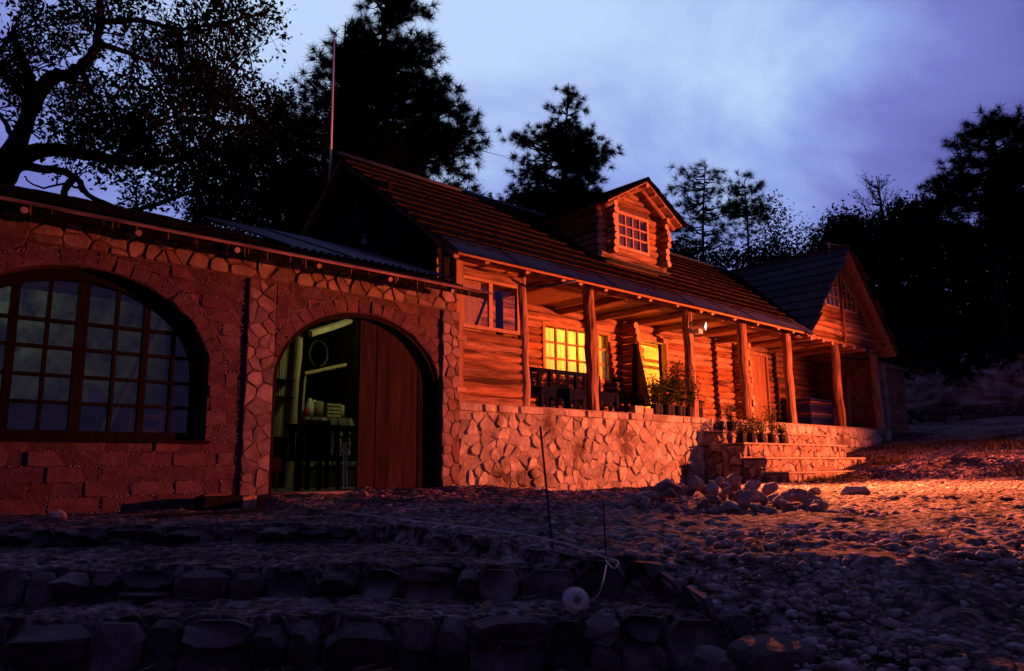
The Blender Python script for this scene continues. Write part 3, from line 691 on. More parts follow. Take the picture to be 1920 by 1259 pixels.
# eave, roof
def roofz(y): return 2.30+(y-7.5)*.386
rf = MB()
rf.hexa([(-2.8, 7.46, roofz(7.46)+.0), (6.05, 7.46, roofz(7.46)), (6.05, 8.9, roofz(8.9)), (-2.8, 8.9, roofz(8.9)), (-2.8, 7.46, roofz(7.46)+.05), (6.05, 7.46, roofz(7.46)+.05), (6.05, 8.9, roofz(8.9)+.05), (-2.8, 8.9, roofz(8.9)+.05)])
rf.hexa([(-2.8, 8.9, roofz(8.9)), (6.05, 8.9, roofz(8.9)), (6.05, 12.2, 2.55), (-2.8, 12.2, 2.55), (-2.8, 8.9, roofz(8.9)+.05), (6.05, 8.9, roofz(8.9)+.05), (6.05, 12.2, 2.6), (-2.8, 12.2, 2.6)])
roof1 = rf.build('roof', M['shingle'], ab)
b = MB()                                            # rough old tiles on the left roof
for x in np.arange(-1.0, 3.7, .17):
    for k in range(5):
        y = 7.44+k*.31; l = .36; zz0 = roofz(y)+.075+rnd.uniform(0, .02); zz1 = roofz(y+l)+.055
        w2 = rnd.uniform(.075, .083)
        b.hexa([(x-w2, y, zz0-.02), (x+w2, y, zz0-.02), (x+w2, y+l, zz1-.02), (x-w2, y+l, zz1-.02), (x-w2, y, zz0), (x+w2, y, zz0), (x+w2, y+l, zz1), (x-w2, y+l, zz1)])
b.build('roof_tiles', M['shingle'], roof1, kind='stuff')
def corr(parent, p0, du, dv, lu, lv, per, amp, mt, name='corrugated_sheet'):
    """corrugated sheet: waves run across du, ridges along dv"""
    du = np.array(du, float); dv = np.array(dv, float); n = np.cross(du, dv); n /= np.linalg.norm(n); k = int(lu/per*6); b = MB(); vs = []; fs = []
    for i in range(k+1):
        u = lu*i/k; h = amp*math.cos(2*math.pi*u/per)
        for v in (0, lv): vs.append(np.array(p0)+du*u+dv*v+n*h)
    for i in range(k): fs.append((2*i, 2*i+2, 2*i+3, 2*i+1))
    b.add(vs, fs); return b.build(name, mt, parent, True)
sl = np.array([0, 1, .386]); sl = sl/np.linalg.norm(sl)
for k in range(3):
    corr(ab, (3.72+k*.78, 7.62+.02*k, roofz(7.62+.02*k)+.10+.012*(k % 2)), (1, 0, 0), sl, .80, 2.75, .10, .014, M['sheet'])
for k in range(9):
    log(ab, (-1.6+k*.93, 7.40+rnd.uniform(-.02, .03), roofz(7.42)-.055), (-1.6+k*.93, 8.4, roofz(8.4)-.06), .028, M['log_y'], 'rafter', rnd=rnd)
log(ab, (-1.8, 7.52, 2.262), (6.50, 7.50, 2.25), .036, M['dark_wood'], 'eave_log', wig=.012)
q = MB(); q.hexa([(-2.8, 7.40, 2.275), (6.52, 7.40, 2.262), (6.52, 7.46, 2.29), (-2.8, 7.46, 2.303), (-2.8, 7.40, 2.297), (6.52, 7.40, 2.284), (6.52, 7.46, 2.315), (-2.8, 7.46, 2.33)]); q.build('eave_board', M['log_x'], ab)
b = MB()
for k in range(46):
    x = rnd.uniform(.9, 6.3); l = rnd.uniform(.03, .13); b.tube([(x, 7.43, 2.285), (x+rnd.uniform(-.012, .012), 7.43, 2.285-l)], [.004, .002], 4)
b.build('hanging_straw', M['straw'], ab, kind='stuff')

# ------------------------------------------------------------------ log house
rnd = random.Random(21)
hs = thing('log_house', 'long log house with shingle roof, dormer and lamplit porch on a stone base', 'building', (13.0, 8.0, -.4))
FL, CE, BY = .89, 2.87, 9.8
# stone base
q = MB(); q.box(6.41, 12.50, 8.014, 9.75, -.7, .86); fw = q.build('foundation_wall', M['mortar_pale'], hs)
for c in cells(rect(6.42, 12.50, -.58, .775), 250, rnd, 0, 1.1): stone_piece(fw, c, lambda x, z, h: (x, 8.015-h, z), M['stone'], .004, rnd.choice((.010, .013, .017, .026)), rnd=rnd, rough=1.1, cut=.22, inset=.14)
x = 6.41
while x < 12.45:
    l = rnd.uniform(.22, .5); x1 = min(x+l, 12.52)
    stone_piece(fw, rect(x, x1, .775, .88), lambda xx, z, h: (xx, 8.0-h, z), M['stone'], .005, .035, 'cap_stone', rnd, cut=.12, inset=.1); x = x1
q = MB(); q.box(6.41, 20.52, 7.99, BY, .80, FL); q.build('porch_floor', M['concrete'], hs)
q = MB(); q.box(12.55, 20.60, 8.02, 8.5, -.6, .80); fw2 = q.build('porch_kerb', M['mortar_pale'], hs)
for c in cells(rect(12.55, 20.60, .40, .86), 48, rnd, 1, 1.3): stone_piece(fw2, c, lambda x, z, h: (x, 7.985-h, z), M['stone'], .008, .025, rnd=rnd)
# posts
POSTS = [(7.70, .085, 2.95), (9.22, .10, 2.90), (11.98, .10, 2.90), (13.88, .10, 2.88), (15.73, .095, 2.86), (18.08, .095, 2.90), (20.30, .11, 2.82)]
for i, (x, r, t) in enumerate(POSTS):
    log(hs, (x+.02, 8.0+.10, FL-.01), (x-.02, 8.10, t), r, M['log_z'], 'post', 12, .12, .12, .02, rnd)
# front beam, ceiling, joists, rafters
log(hs, (6.5, 8.14, 2.945), (16.4, 8.14, 2.95), .075, M['log_x'], 'beam', wig=.012, rnd=rnd)
log(hs, (16.2, 8.12, 2.93), (20.5, 8.12, 2.93), .085, M['log_x'], 'beam', rnd=rnd)
q = MB(); q.box(7.6, 20.5, 8.2, BY+.1, CE+.10, CE+.13); q.build('porch_ceiling', M['ceiling'], hs)
for x in (8.5, 10.25, 11.3, 12.25, 13.3, 14.4, 15.6, 16.8, 18.0, 19.2):
    log(hs, (x, BY-.05, CE+.03), (x+.02, 8.16, CE+.05), .062, M['log_y'], 'joist', 9, rnd=rnd)
RS = (5.05-2.78)/(10.55-7.5)                       # main roof slope
def mz(y): return 2.78+(y-7.5)*RS
x = 6.55
while x < 15.6:
    log(hs, (x, 7.56+rnd.uniform(-.03, .03), mz(7.56)-.065), (x, 9.2, mz(9.2)-.065), .043, M['log_y'], 'rafter', 8, rnd=rnd)
    x += rnd.choice((.34, .62, .8, .74))
# closed corner room at the left end
zl = [.925, 1.05, 1.18, 1.305, 1.43, 1.555, 1.685, 1.81, 1.925]
q = MB(); q.box(6.44, 7.62, 8.16, 8.24, FL, 1.92); q.build('room_wall', M['mortar'], hs)
for i, z in enumerate(zl[:-1]): log(hs, (6.50+rnd.uniform(-.03, .02), 8.10, z+.01), (7.63, 8.10, z+.01+rnd.uniform(-.01, .01)), .068, M['log_x'], 'log', 12, rnd=rnd)
log(hs, (6.45, 8.09, 2.74), (7.64, 8.09, 2.74), .075, M['log_x'], 'log', rnd=rnd)
log(hs, (6.45, 8.09, 2.90), (7.64, 8.09, 2.88), .07, M['log_x'], 'log', rnd=rnd)
q = MB(); q.box(6.42, 6.50, 8.0, 8.2, FL, 3.0); q.build('corner_board', M['plank_z'], hs)
q = MB(); q.box(6.36, 6.415, 7.98, 8.10, .86, 2.9); q.build('corner_board', M['plank_z'], hs)
for z in (1.02, 1.72): q = MB(); q.box(6.36, 6.52, 7.955, 7.985, z, z+.06); q.build('cleat', M['plank'], hs)
def window(parent, x0, x1, z0, z1, y, vs, hsz, bar=.03, fw_=.05, name='window', dep=.06, mt='plank', gl=True):
    q = MB(); q.box(x0-fw_, x0, y, y+dep, z0-fw_, z1+fw_); q.box(x1, x1+fw_, y, y+dep, z0-fw_, z1+fw_); q.box(x0, x1, y, y+dep, z0-fw_, z0); q.box(x0, x1, y, y+dep, z1, z1+fw_)
    wd = q.build(name, M[mt], parent)
    frame = wd
    if parent.parent is not None: wd = parent            # never deeper than thing > part > sub-part
    for x in vs: q = MB(); q.box(x-bar/2, x+bar/2, y+.008, y+dep-.012, z0, z1); q.build('glazing_bar', M[mt], wd)
    for z in hsz: q = MB(); q.box(x0, x1, y+.011, y+dep-.015, z-bar/2, z+bar/2); q.build('glazing_bar', M[mt], wd)
    if gl:
        X_ = [x0]+list(vs)+[x1]; Z_ = [z0]+list(hsz)+[z1]
        for i in range(len(X_)-1):
            for j in range(len(Z_)-1):
                q = MB(); q.box(X_[i], X_[i+1], y+.026, y+.030, Z_[j], Z_[j+1]); q.build('pane', M['glass'], wd)
    return wd
w1 = window(hs, 6.56, 7.57, 1.985, 2.63, 8.06, [7.06], [], .07, .05)
# dim room behind the corner window: back boards, a leaning pole, a hanging cloth
q = MB(); q.box(6.5, 7.62, 8.95, 9.0, FL, 2.9); q.build('room_back', M['plank_z'], hs)
q = MB(); q.bar((7.12, 8.5, 2.05), (7.45, 8.6, 2.6), .03, .03); q.build('brace', M['dark_wood'], hs)
q = MB(); q.box(6.62, 6.80, 8.4, 8.43, 1.9, 2.62); q.box(7.42, 7.55, 8.35, 8.38, 1.9, 2.62); q.build('window_drape', M['cloak'], hs)
# long log back wall of the porch with its openings
zrow = [FL+.07+.137*k for k in range(15)]
openW = (9.84, 11.62, 1.70, 2.60); openD = (12.62, 13.50, FL, 2.62); openE = (16.95, 17.75, FL, 2.75)
def seg_row(z):
    blocks = [o for o in (openW, openD, openE) if o[2]-.05 < z < o[3]+.05]; a = 7.6; r = []
    for o in sorted(blocks): r.append((a, o[0]-.06)); a = o[1]+.06
    r.append((a, 20.45)); return r
for z in zrow:
    for a, b2 in seg_row(z): log(hs, (a, BY+.02, z), (b2, BY+.02, z+rnd.uniform(-.012, .012)), .071, M['log_x'], 'log', 9, rnd=rnd, wig=.014)
q = MB()
def wbox(x0, x1, z0, z1): q.box(x0, x1, BY+.04, BY+.12, z0, z1)
wbox(7.6, openW[0], FL, 2.97); wbox(openW[0], openW[1], FL, openW[2]); wbox(openW[0], openW[1], openW[3], 2.97); wbox(openW[1], openD[0], FL, 2.97)
wbox(openD[0], openD[1], openD[3], 2.97); wbox(openD[1], 20.5, FL, 2.97); q.build('back_wall', M['mortar_pale'], hs)
vsx = [openW[0]+(openW[1]-openW[0])*k/6 for k in range(1, 6)]
wl = window(hs, *openW[:2], openW[2], openW[3], BY-.06, vsx, [openW[2]+.3, openW[2]+.6], .035, .06)
q = MB(); n = 90; vs = []; fs = []
for i in range(n+1):
    x = openW[0]-.05+(openW[1]-openW[0]+.1)*i/n; y = BY+.20+.018*math.sin(i*.9)+.012*math.sin(i*2.3+1)
    vs += [(x, y, openW[2]-.1), (x, y, openW[3]+.08)]
for i in range(n): fs.append((2*i, 2*i+2, 2*i+3, 2*i+1))
q.add(vs, fs); q.build('curtain', M['curtain'], wl, True)
q = MB()
for x in (openD[0]-.07, openD[1]): q.box(x, x+.07, BY-.10, BY+.12, FL, 2.68)
q.box(openD[0]-.09, openD[1]+.09, BY-.11, BY+.13, 2.62, 2.72); q.build('door_frame', M['plank_z'], hs)
q = MB(); q.box(openE[0]-.07, openE[0], BY-.08, BY+.1, FL, 2.78); q.box(openE[1], openE[1]+.07, BY-.08, BY+.1, FL, 2.78); q.box(openE[0], openE[1], BY-.08, BY+.1, 2.72, 2.8)
q.build('door_frame', M['plank_z'], hs)
q = MB()
for k in range(4): q.box(openE[0]+.2*k+.004, openE[0]+.2*k+.196, BY-.03, BY+.02, FL+.01, 2.72)
q.build('door', M['plank_z'], hs)
# lit rooms behind
q = MB(); q.box(7.7, 20.4, 12.3, 12.38, FL, 3.2); q.box(7.6, 7.7, BY+.12, 12.3, FL, 3.2); q.box(16.0, 16.1, BY+.12, 12.3, FL, 3.2); q.box(12.02, 12.10, BY+.13, 12.3, FL, 3.2)
q.build('room_walls', M['room'], hs)
q = MB(); q.box(7.6, 16.1, BY+.12, 12.38, 3.1, 3.18); q.build('room_ceiling', M['room'], hs)
q = MB(); q.box(7.6, 16.1, BY+.12, 12.38, .80, FL-.003); q.build('room_floor', M['plank'], hs)
for k in range(12): log(hs, (12.15, 12.24, 1.0+k*.18), (15.9, 12.24, 1.0+k*.18), .085, M['log_x'], 'log', 9, rnd=rnd)
for yy in (648, 676, 688): z = float(PY(1218, yy, 10.7)[2]); q = MB(); q.bar((12.2, 10.7, z), (15.8, 10.7, z-.02), .05, .07); q.build('loft_rail', M['plank'], hs)
# notched cross walls that stick out of the back wall
for X, n_, y0 in ((12.12, 14, 9.38), (16.30, 14, 9.35)):
    for k in range(n_):
        z = FL+.14+.137*k
        log(hs, (X+rnd.uniform(-.012, .012), y0+rnd.uniform(-.05, .05), z), (X, BY+.1, z), .068, M['log_y'], 'log', 10, rnd=rnd)
# brick end of the porch
def brick_panel(parent, u0, u1, z0, z1, mapf, rows, L):
    h = (z1-z0)/rows
    for r in range(rows):
        x = u0-(L/2 if r % 2 else 0)
        while x < u1-.01:
            a, b2 = max(x, u0), min(x+L, u1); x += L
            if b2-a < .03: continue
            stone_piece(parent, rect(a, b2, z0+h*r, z0+h*(r+1)), mapf, M['brick'], .006, .014, 'brick', rnd, cut=.06, inset=.08, rough=.5)
q = MB(); q.box(20.52, 20.70, 8.12, BY+.1, FL, 3.0); sw = q.build('end_wall', M['mortar'], hs)
brick_panel(sw, 8.14, 9.78, FL, 2.85, lambda y, z, h: (20.515-h, y, z), 19, .20)
q = MB(); q.box(20.55, 22.22, 8.10, 9.6, .2, 2.60); ew = q.build('brick_annex', M['mortar'], hs)
brick_panel(ew, 20.82, 22.20, .80, 2.52, lambda x, z, h: (x, 8.095-h, z), 19, .27)
q = MB(); q.box(20.52, 22.26, 8.0, 8.09, 2.53, 2.66); q.box(20.56, 20.80, 8.01, 8.088, .7, 2.53); q.build('cement_band', M['concrete'], ew)
q = MB(); q.hexa([(20.4, 7.85, 2.66), (22.35, 7.85, 2.62), (22.35, 9.8, 2.9), (20.4, 9.8, 2.95), (20.4, 7.85, 2.69), (22.35, 7.85, 2.65), (22.35, 9.8, 2.93), (20.4, 9.8, 2.98)]); q.build('annex_roof', M['shingle'], ew)
q = MB(); q.bar((20.35, 8.9, FL), (20.47, 8.85, 2.3), .11, .03, up=(1, 0, 0)); q.build('old_board', M['plank_z'], hs)

# ---- roofs
def shingles(parent, p0, a, s, rows, e, x0f, x1f, wmin, wmax, mt, th=.022, lift=.042, rnd=rnd):
    """courses of boards: p0 eave corner, a along, s up the slope; x0f/x1f give the run of each course"""
    a = np.array(a, float); s = np.array(s, float); nn = np.cross(a, s); nn /= np.linalg.norm(nn)
    if nn[2] < 0: nn = -nn
    for k in range(rows):
        b = MB(); x = x0f(k)-rnd.random()*.1; xe = x1f(k)
        while x < xe:
            w_ = rnd.uniform(wmin, wmax); lo = k*e+rnd.uniform(-.010, .010); hi = (k+1)*e+.10; g = .0015
            t = th*rnd.uniform(.85, 1.12); l0 = lift+rnd.uniform(-.003, .004)
            def q_(u, v, n): return np.array(p0)+a*u+s*v+nn*n
            b.hexa([q_(x+g, lo, l0-t), q_(x+w_-g, lo, l0-t), q_(x+w_-g, hi, .002), q_(x+g, hi, .002), q_(x+g, lo, l0), q_(x+w_-g, lo, l0+rnd.uniform(-.004, .004)), q_(x+w_-g, hi, .014), q_(x+g, hi, .014)])
            x += w_
        b.mi = [1 if i % 6 == 2 else 0 for i in range(len(b.f))]
        b.build('shingle_course', [mt, M['butt']], parent, kind='stuff')
sm = np.array([0, 1, RS]); SL = np.linalg.norm(sm)*(10.55-7.5); sm = sm/np.linalg.norm(sm)
RX0, WX, WZ, WH = 5.95, 18.16, 5.18, 2.40           # left end, wing centre, wing ridge height, wing half width
def valx(z): return WX-(WZ-z)*(WH/2.40)
# deck under the shingles
q = MB(); zr0, zr1 = 2.77, 5.03
def deck(q, pts, th=.03):
    p = [np.array(v, float) for v in pts]; d = np.array([0, 0, -th]); q.hexa([v+d for v in p]+p)
deck(q, [(RX0+.06, 7.5, 2.775), (valx(2.78)+.1, 7.5, 2.775), (valx(5.05)+.1, 10.55, 5.045), (RX0+.06, 10.55, 5.045)])
deck(q, [(RX0+.06, 10.55, 5.045), (WX, 10.55, 5.045), (WX, 13.7, 2.7), (RX0+.06, 13.7, 2.7)])
roofm = q.build('roof', M['plank'], hs)
ROWS = 11; e_ = (SL-.28)/ROWS
p_eave = np.array([0, 7.5, 2.78])+sm*.28
tips = [0, .03, -.02, .04, .0, .05, .02, -.02, .03, .0, .02]
shingles(roofm, p_eave, (1, 0, 0), sm, ROWS, e_, lambda k: RX0+tips[k], lambda k: valx(2.78+.28*sm[2]+e_*k*sm[2])+.02, .11, .20, M['shingle'])
x = RX0
k = 0
while x < 15.5:
    l = min(1.05, 15.62-x)
    corr(roofm, np.array([x, 7.44, 2.745])+np.array([0, 0, .026+.006*(k % 2)]), (1, 0, 0), sm, l+.05, .50, .085, .013, M['sheet']); x += l; k += 1
q = MB(); q.tube([(RX0-.02, 10.53, 5.10), (9, 10.55, 5.09), (12, 10.55, 5.08), (15, 10.55, 5.10), (WX, 10.55, 5.10)], .035, 8, 0, 0); q.build('ridge_cap', M['sheet'], hs, True)
# left gable wall (its shade put into the dark wood colour) with its window
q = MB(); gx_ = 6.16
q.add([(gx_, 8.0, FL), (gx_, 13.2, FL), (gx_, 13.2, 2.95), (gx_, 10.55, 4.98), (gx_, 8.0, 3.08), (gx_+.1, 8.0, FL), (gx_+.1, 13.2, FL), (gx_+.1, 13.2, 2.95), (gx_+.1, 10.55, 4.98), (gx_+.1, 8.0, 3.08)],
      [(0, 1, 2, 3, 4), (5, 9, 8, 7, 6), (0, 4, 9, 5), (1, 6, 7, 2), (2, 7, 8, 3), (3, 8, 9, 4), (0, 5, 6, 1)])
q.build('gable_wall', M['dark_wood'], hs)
z = 2.4
while z < 4.8:
    hw = (4.92-z)/RS; segs = [(10.55-min(hw, 2.5), 10.55+min(hw, 2.5))]
    if 3.38 < z < 4.3: segs = [(segs[0][0], 9.28), (10.15, segs[0][1])]
    for a, b2 in segs:
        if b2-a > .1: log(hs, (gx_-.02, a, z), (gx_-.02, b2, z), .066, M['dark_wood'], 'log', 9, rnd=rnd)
    z += .13
def window_x(parent, y0, y1, z0, z1, x, vs, hsz, bar=.03, fw_=.05, mt='dark_wood'):
    q = MB(); q.box(x, x+.06, y0-fw_, y0, z0-fw_, z1+fw_); q.box(x, x+.06, y1, y1+fw_, z0-fw_, z1+fw_); q.box(x, x+.06, y0, y1, z0-fw_, z0); q.box(x, x+.06, y0, y1, z1, z1+fw_); wd = q.build('window', M[mt], parent)
    for y in vs: q = MB(); q.box(x+.01, x+.05, y-bar/2, y+bar/2, z0, z1); q.build('glazing_bar', M[mt], wd)
    for z in hsz: q = MB(); q.box(x+.013, x+.047, y0, y1, z-bar/2, z+bar/2); q.build('glazing_bar', M[mt], wd)
    q = MB(); q.box(x+.028, x+.032, y0, y1, z0, z1); q.build('pane', M['glass'], wd)
window_x(hs, 9.33, 10.10, 3.43, 4.25, gx_-.075, [9.6, 9.85], [3.7, 3.98])
# barge poles along the left rake
log(hs, (6.02, 7.55, mz(7.55)-.07), (6.02, 10.55, 5.0), .045, M['log_y'], 'barge_pole', rnd=rnd)
log(hs, (6.02, 13.6, 2.72), (6.02, 10.55, 5.0), .045, M['log_y'], 'barge_pole', rnd=rnd)
# ---- right wing roof
sw_l = np.array([1, 0, 1.0]); sw_l /= np.linalg.norm(sw_l); WSL = WH*math.sqrt(2)
q = MB()
def vy(z): return 7.5+(z-2.78)/RS
deck(q, [(WX-WH, 7.62, WZ-WH-.01), (WX, 7.62, WZ-.01), (WX, 11.2, WZ-.01), (WX-WH, 7.75, WZ-WH-.01)])
deck(q, [(WX+WH, 7.62, WZ-WH-.01), (WX, 7.62, WZ-.01), (WX, 13.0, WZ-.01), (WX+WH, 13.0, WZ-WH-.01)], .02)
roofw = q.build('wing_roof', M['plank'], hs)
WR = 10; we = WSL/WR
def ywing(k): return max(vy(WZ-WH+we*k*.7071)+.12, 7.9)
shingles(roofw, (WX-WH, 0, WZ-WH), (0, 1, 0), sw_l, WR, we, lambda k: 7.58, ywing, .11, .2, M['shingle_skylit'])
sw_r = np.array([-1, 0, 1.0]); sw_r /= np.linalg.norm(sw_r)
shingles(roofw, (WX+WH, 0, WZ-WH), (0, 1, 0), sw_r, WR, we, lambda k: 7.56, lambda k: 12.9, .11, .2, M['shingle_skylit'])
q = MB(); q.tube([(WX, 7.58, WZ+.05), (WX, 9.3, WZ+.04), (WX, 11.0, WZ+.05)], .035, 8, 0, 0); q.build('ridge_cap', M['sheet'], hs, True)
for sgn in (1, -1):                                  # battens seen on the soffit, edge of each shingle lap
    for k in range(1, 10):
        t = we*k*.7071; zz = WZ-WH+t-.055; xx = WX+sgn*(WH-t)
        q = MB(); q.bar((xx, 7.60, zz), (xx, 8.0, zz), .035, .03); q.build('batten', M['plank'], hs)
    log(hs, (WX+sgn*.12, 7.78, WZ-.22), (WX+sgn*(WH-.12), 7.80, WZ-WH+.02), .045, M['log_x'], 'barge_pole', rnd=rnd)
# valley flashing end
corr(hs, (15.36, 7.40, 2.72), (.8, -.15, 0), (.2, .6, .5), .34, .36, .2, .02, M['sheet'], 'valley_flashing')
# gable wall of logs with its two windows
GW = 8.02
q = MB(); q.add([(WX-2.1, GW+.06, 2.95), (WX+2.1, GW+.06, 2.95), (WX, GW+.06, 5.08), (WX-2.1, GW+.12, 2.95), (WX+2.1, GW+.12, 2.95), (WX, GW+.12, 5.08)], [(0, 1, 2), (3, 5, 4), (0, 3, 4, 1), (1, 4, 5, 2), (2, 5, 3, 0)]); q.build('wing_gable', M['mortar'], hs)
z = 3.03
while z < 4.95:
    hw = (5.10-z)*.98; segs = [(WX-hw, WX+hw)]
    if 3.72 < z < 4.62:
        segs = [(WX-hw, 17.36), (19.20, WX+hw)]
    for a, b2 in segs:
        if b2-a > .08: log(hs, (a, GW, z), (b2, GW, z+rnd.uniform(-.012, .012)), .068, M['log_x'], 'log', 9, rnd=rnd)
    z += .128
for x0, x1, hi0, hi1 in ((17.45, 18.12, 4.10, 4.62), (18.40, 19.10, 4.62, 4.05)):
    q = MB(); z0 = 3.76
    q.box(x0-.04, x0, GW-.09, GW-.02, z0-.04, hi0); q.box(x1, x1+.04, GW-.09, GW-.02, z0-.04, hi1); q.box(x0, x1, GW-.09, GW-.02, z0-.05, z0)
    q.bar((x0-.04, GW-.055, hi0), (x1+.04, GW-.055, hi1), .06, .05, up=(0, 1, 0)); wd = q.build('window', M['plank'], hs)
    for k in (1, 2):
        x = x0+(x1-x0)*k/3; hh = hi0+(hi1-hi0)*k/3; q = MB(); q.box(x-.014, x+.014, GW-.08, GW-.035, z0, hh); q.build('glazing_bar', M['plank'], wd)
    for k in (1, 2):
        zz = z0+.24*k; q = MB(); q.box(x0, x1, GW-.077, GW-.038, zz-.013, zz+.013); q.build('glazing_bar', M['plank'], wd)
    q = MB(); q.hexa([(x0, GW-.058, z0), (x1, GW-.058, z0), (x1, GW-.054, z0), (x0, GW-.054, z0), (x0, GW-.058, hi0), (x1, GW-.058, hi1), (x1, GW-.054, hi1), (x0, GW-.054, hi0)]); q.build('pane', M['glass'], wd)
log(hs, (18.24, GW-.11, 2.9), (18.30, GW-.11, 4.75), .03, M['log_z'], 'king_pole', rnd=rnd)
for x in np.arange(16.5, 20.4, .55): log(hs, (x, 7.92+rnd.uniform(-.04, .04), 2.83), (x, 8.6, 2.83), .045, M['log_y'], 'joist_end', rnd=rnd)
# ---- dormer
DY, DX0, DX1 = 8.56, 10.20, 11.80
q = MB()
q.add([(DX0+.05, DY, 3.55), (DX1-.05, DY, 3.55), (DX1-.05, DY, 4.64), ((DX0+DX1)/2, DY, 5.08), (DX0+.05, DY, 4.64), (DX0+.05, 10.4, 3.55), (DX1-.05, 10.4, 3.55), (DX1-.05, 10.4, 4.64), ((DX0+DX1)/2, 10.4, 5.08), (DX0+.05, 10.4, 4.64)],
      [(0, 1, 2, 3, 4), (5, 9, 8, 7, 6), (0, 4, 9, 5), (1, 6, 7, 2), (4, 3, 8, 9), (2, 7, 8, 3)])
dm = q.build('dormer', M['mortar'], hs)
for k in range(8):
    z = 3.74+.122*k
    for a, b2 in ([(DX0-.16, DX1+.12)] if (z < 3.88 or z > 4.62) else [(DX0-.16, 10.40), (11.35, DX1+.12)]):
        log(dm, (a+rnd.uniform(-.03, .03), DY-.03, z), (b2, DY-.03, z), .060, M['log_x'], 'log', 9, rnd=rnd)
    for X in (DX0+.02, DX1-.02):
        log(dm, (X, DY-.26+rnd.uniform(-.035, .035), z+.06), (X, 10.2, z+.06), .060, M['log_y'], 'log', 9, rnd=rnd)
for z, hw in ((4.82, .50), (4.92, .30), (5.00, .14)): log(dm, (11-hw, DY-.03, z), (11+hw, DY-.03, z), .058, M['log_x'], 'log', 9, rnd=rnd)
window(dm, 10.46, 11.29, 3.95, 4.55, DY-.13, [10.46+.83*k/4 for k in (1, 2, 3)], [4.15, 4.35], .028, .055, 'window_frame', .07)
q = MB(); q.box(10.15, 11.88, DY-.20, DY-.02, 3.625, 3.64); q.build('flashing', M['sheet'], dm)
DZ = 5.21; DH = 1.10; dsl = .56
q = MB()
for sgn in (-1, 1):
    deck(q, [(11.0, 8.16, DZ), (11.0, 10.6, DZ), (11.0+sgn*DH, 10.6, DZ-DH*dsl), (11.0+sgn*DH, 8.20, DZ-DH*dsl)], .025)
q.build('dormer_roof', M['plank'], dm)
b = MB()
for sgn in (-1, 1):
    s_ = np.array([-sgn, 0, dsl]); s_ /= np.linalg.norm(s_); tot = DH*math.sqrt(1+dsl*dsl); k = 0
    nn = np.array([sgn*dsl, 0, 1]); nn /= np.linalg.norm(nn)
    for k in range(5):
        y = 8.10
        while y < 10.55:
            w_ = rnd.uniform(.11, .2); lo = k*tot/5-.05+rnd.uniform(-.03, .02); hi = lo+tot/5+.1
            def q_(yy, v, n): return np.array([11.0+sgn*DH, yy, DZ-DH*dsl])+s_*v+nn*n
            b.hexa([q_(y, lo, .025), q_(y+w_-.006, lo, .025), q_(y+w_-.006, hi, .004), q_(y, hi, .004), q_(y, lo, .055), q_(y+w_-.006, lo, .055), q_(y+w_-.006, hi, .022), q_(y, hi, .022)]); y += w_
b.build('dormer_shingles', M['shingle'], dm, kind='stuff')
for sgn in (-1, 1):
    log(dm, (11+sgn*.02, 8.32, DZ-.11), (11+sgn*(DH-.08), 8.34, DZ-.10-DH*dsl+.05), .04, M['log_x'], 'barge_pole', rnd=rnd)
    for k in range(1, 4): q = MB(); xx = 11+sgn*DH*k/4; zz = DZ-DH*k/4*dsl-.045; q.bar((xx, 8.18, zz), (xx, 8.5, zz), .05, .035); q.build('batten', M['plank'], dm)
log(dm, (11, 8.15, DZ-.08), (11, 10.0, DZ-.08), .045, M['log_y'], 'ridge_pole', rnd=rnd)
q = MB(); q.tube([(11.0, 8.12, DZ+.035), (11, 9.4, DZ+.03), (11.0, 10.55, DZ+.035)], .045, 8, 0, 0); q.build('ridge_cap', M['shingle'], dm)
# wing ridge stub pipe + gutter pipe at the first post
q = MB(); q.bar((18.16, 8.05, 5.15), (18.10, 8.05, 5.42), .05, .05); q.bar((18.1, 8.1, 5.40), (18.4, 7.7, 5.27), .03, .03); q.build('chimney_pipe', M['plank_z'], hs)
q = MB(); q.tube([PY(988, 541, 8.05), PY(1040, 534, 7.6), PY(1080, 527, 7.35)], .022, 8, 0, 0); q.build('downpipe', M['sheet'], hs, True)

# ------------------------------------------------------------------ porch steps
rnd = random.Random(33)
ps = thing('porch_steps', 'wide rubble stone steps rising to the porch beside the potted plants', 'steps', (14.2, 7.2, -.35))
SX0, SX1 = 12.14, 16.15
for (y, z, x1) in ((7.6, .64, 16.16), (7.2, .41, 16.20), (6.8, .145, 16.12), (6.4, -.10, 15.85)):
    q = MB(); q.box(SX0+.02, x1, y+.02, y+.62 if y < 7.5 else 7.985, -.7, z-.05); blk = q.build('step', M['mortar_pale'], ps)
    q = MB(); q.box(SX0, x1+.02, y-.022, y+.42 if y < 7.5 else 7.98, z-.028, z); q.build('tread', M['concrete'], ps)
    for c in cells(rect(SX0, x1, z-.25, z-.03), 30, rnd, 1, 1.3): stone_piece(blk, c, lambda xx, zz, h: (xx, y+.015-h, zz), M['rubble'], .006, .03, rnd=rnd, rough=.9)
    for c in cells(rect(y+.03, y+.42, -.55, z-.06), 12, rnd, 1): stone_piece(blk, c, lambda yy, zz, h: (SX0+.015-h, yy, zz), M['rubble'], .006, .04, rnd=rnd, rough=1.2)

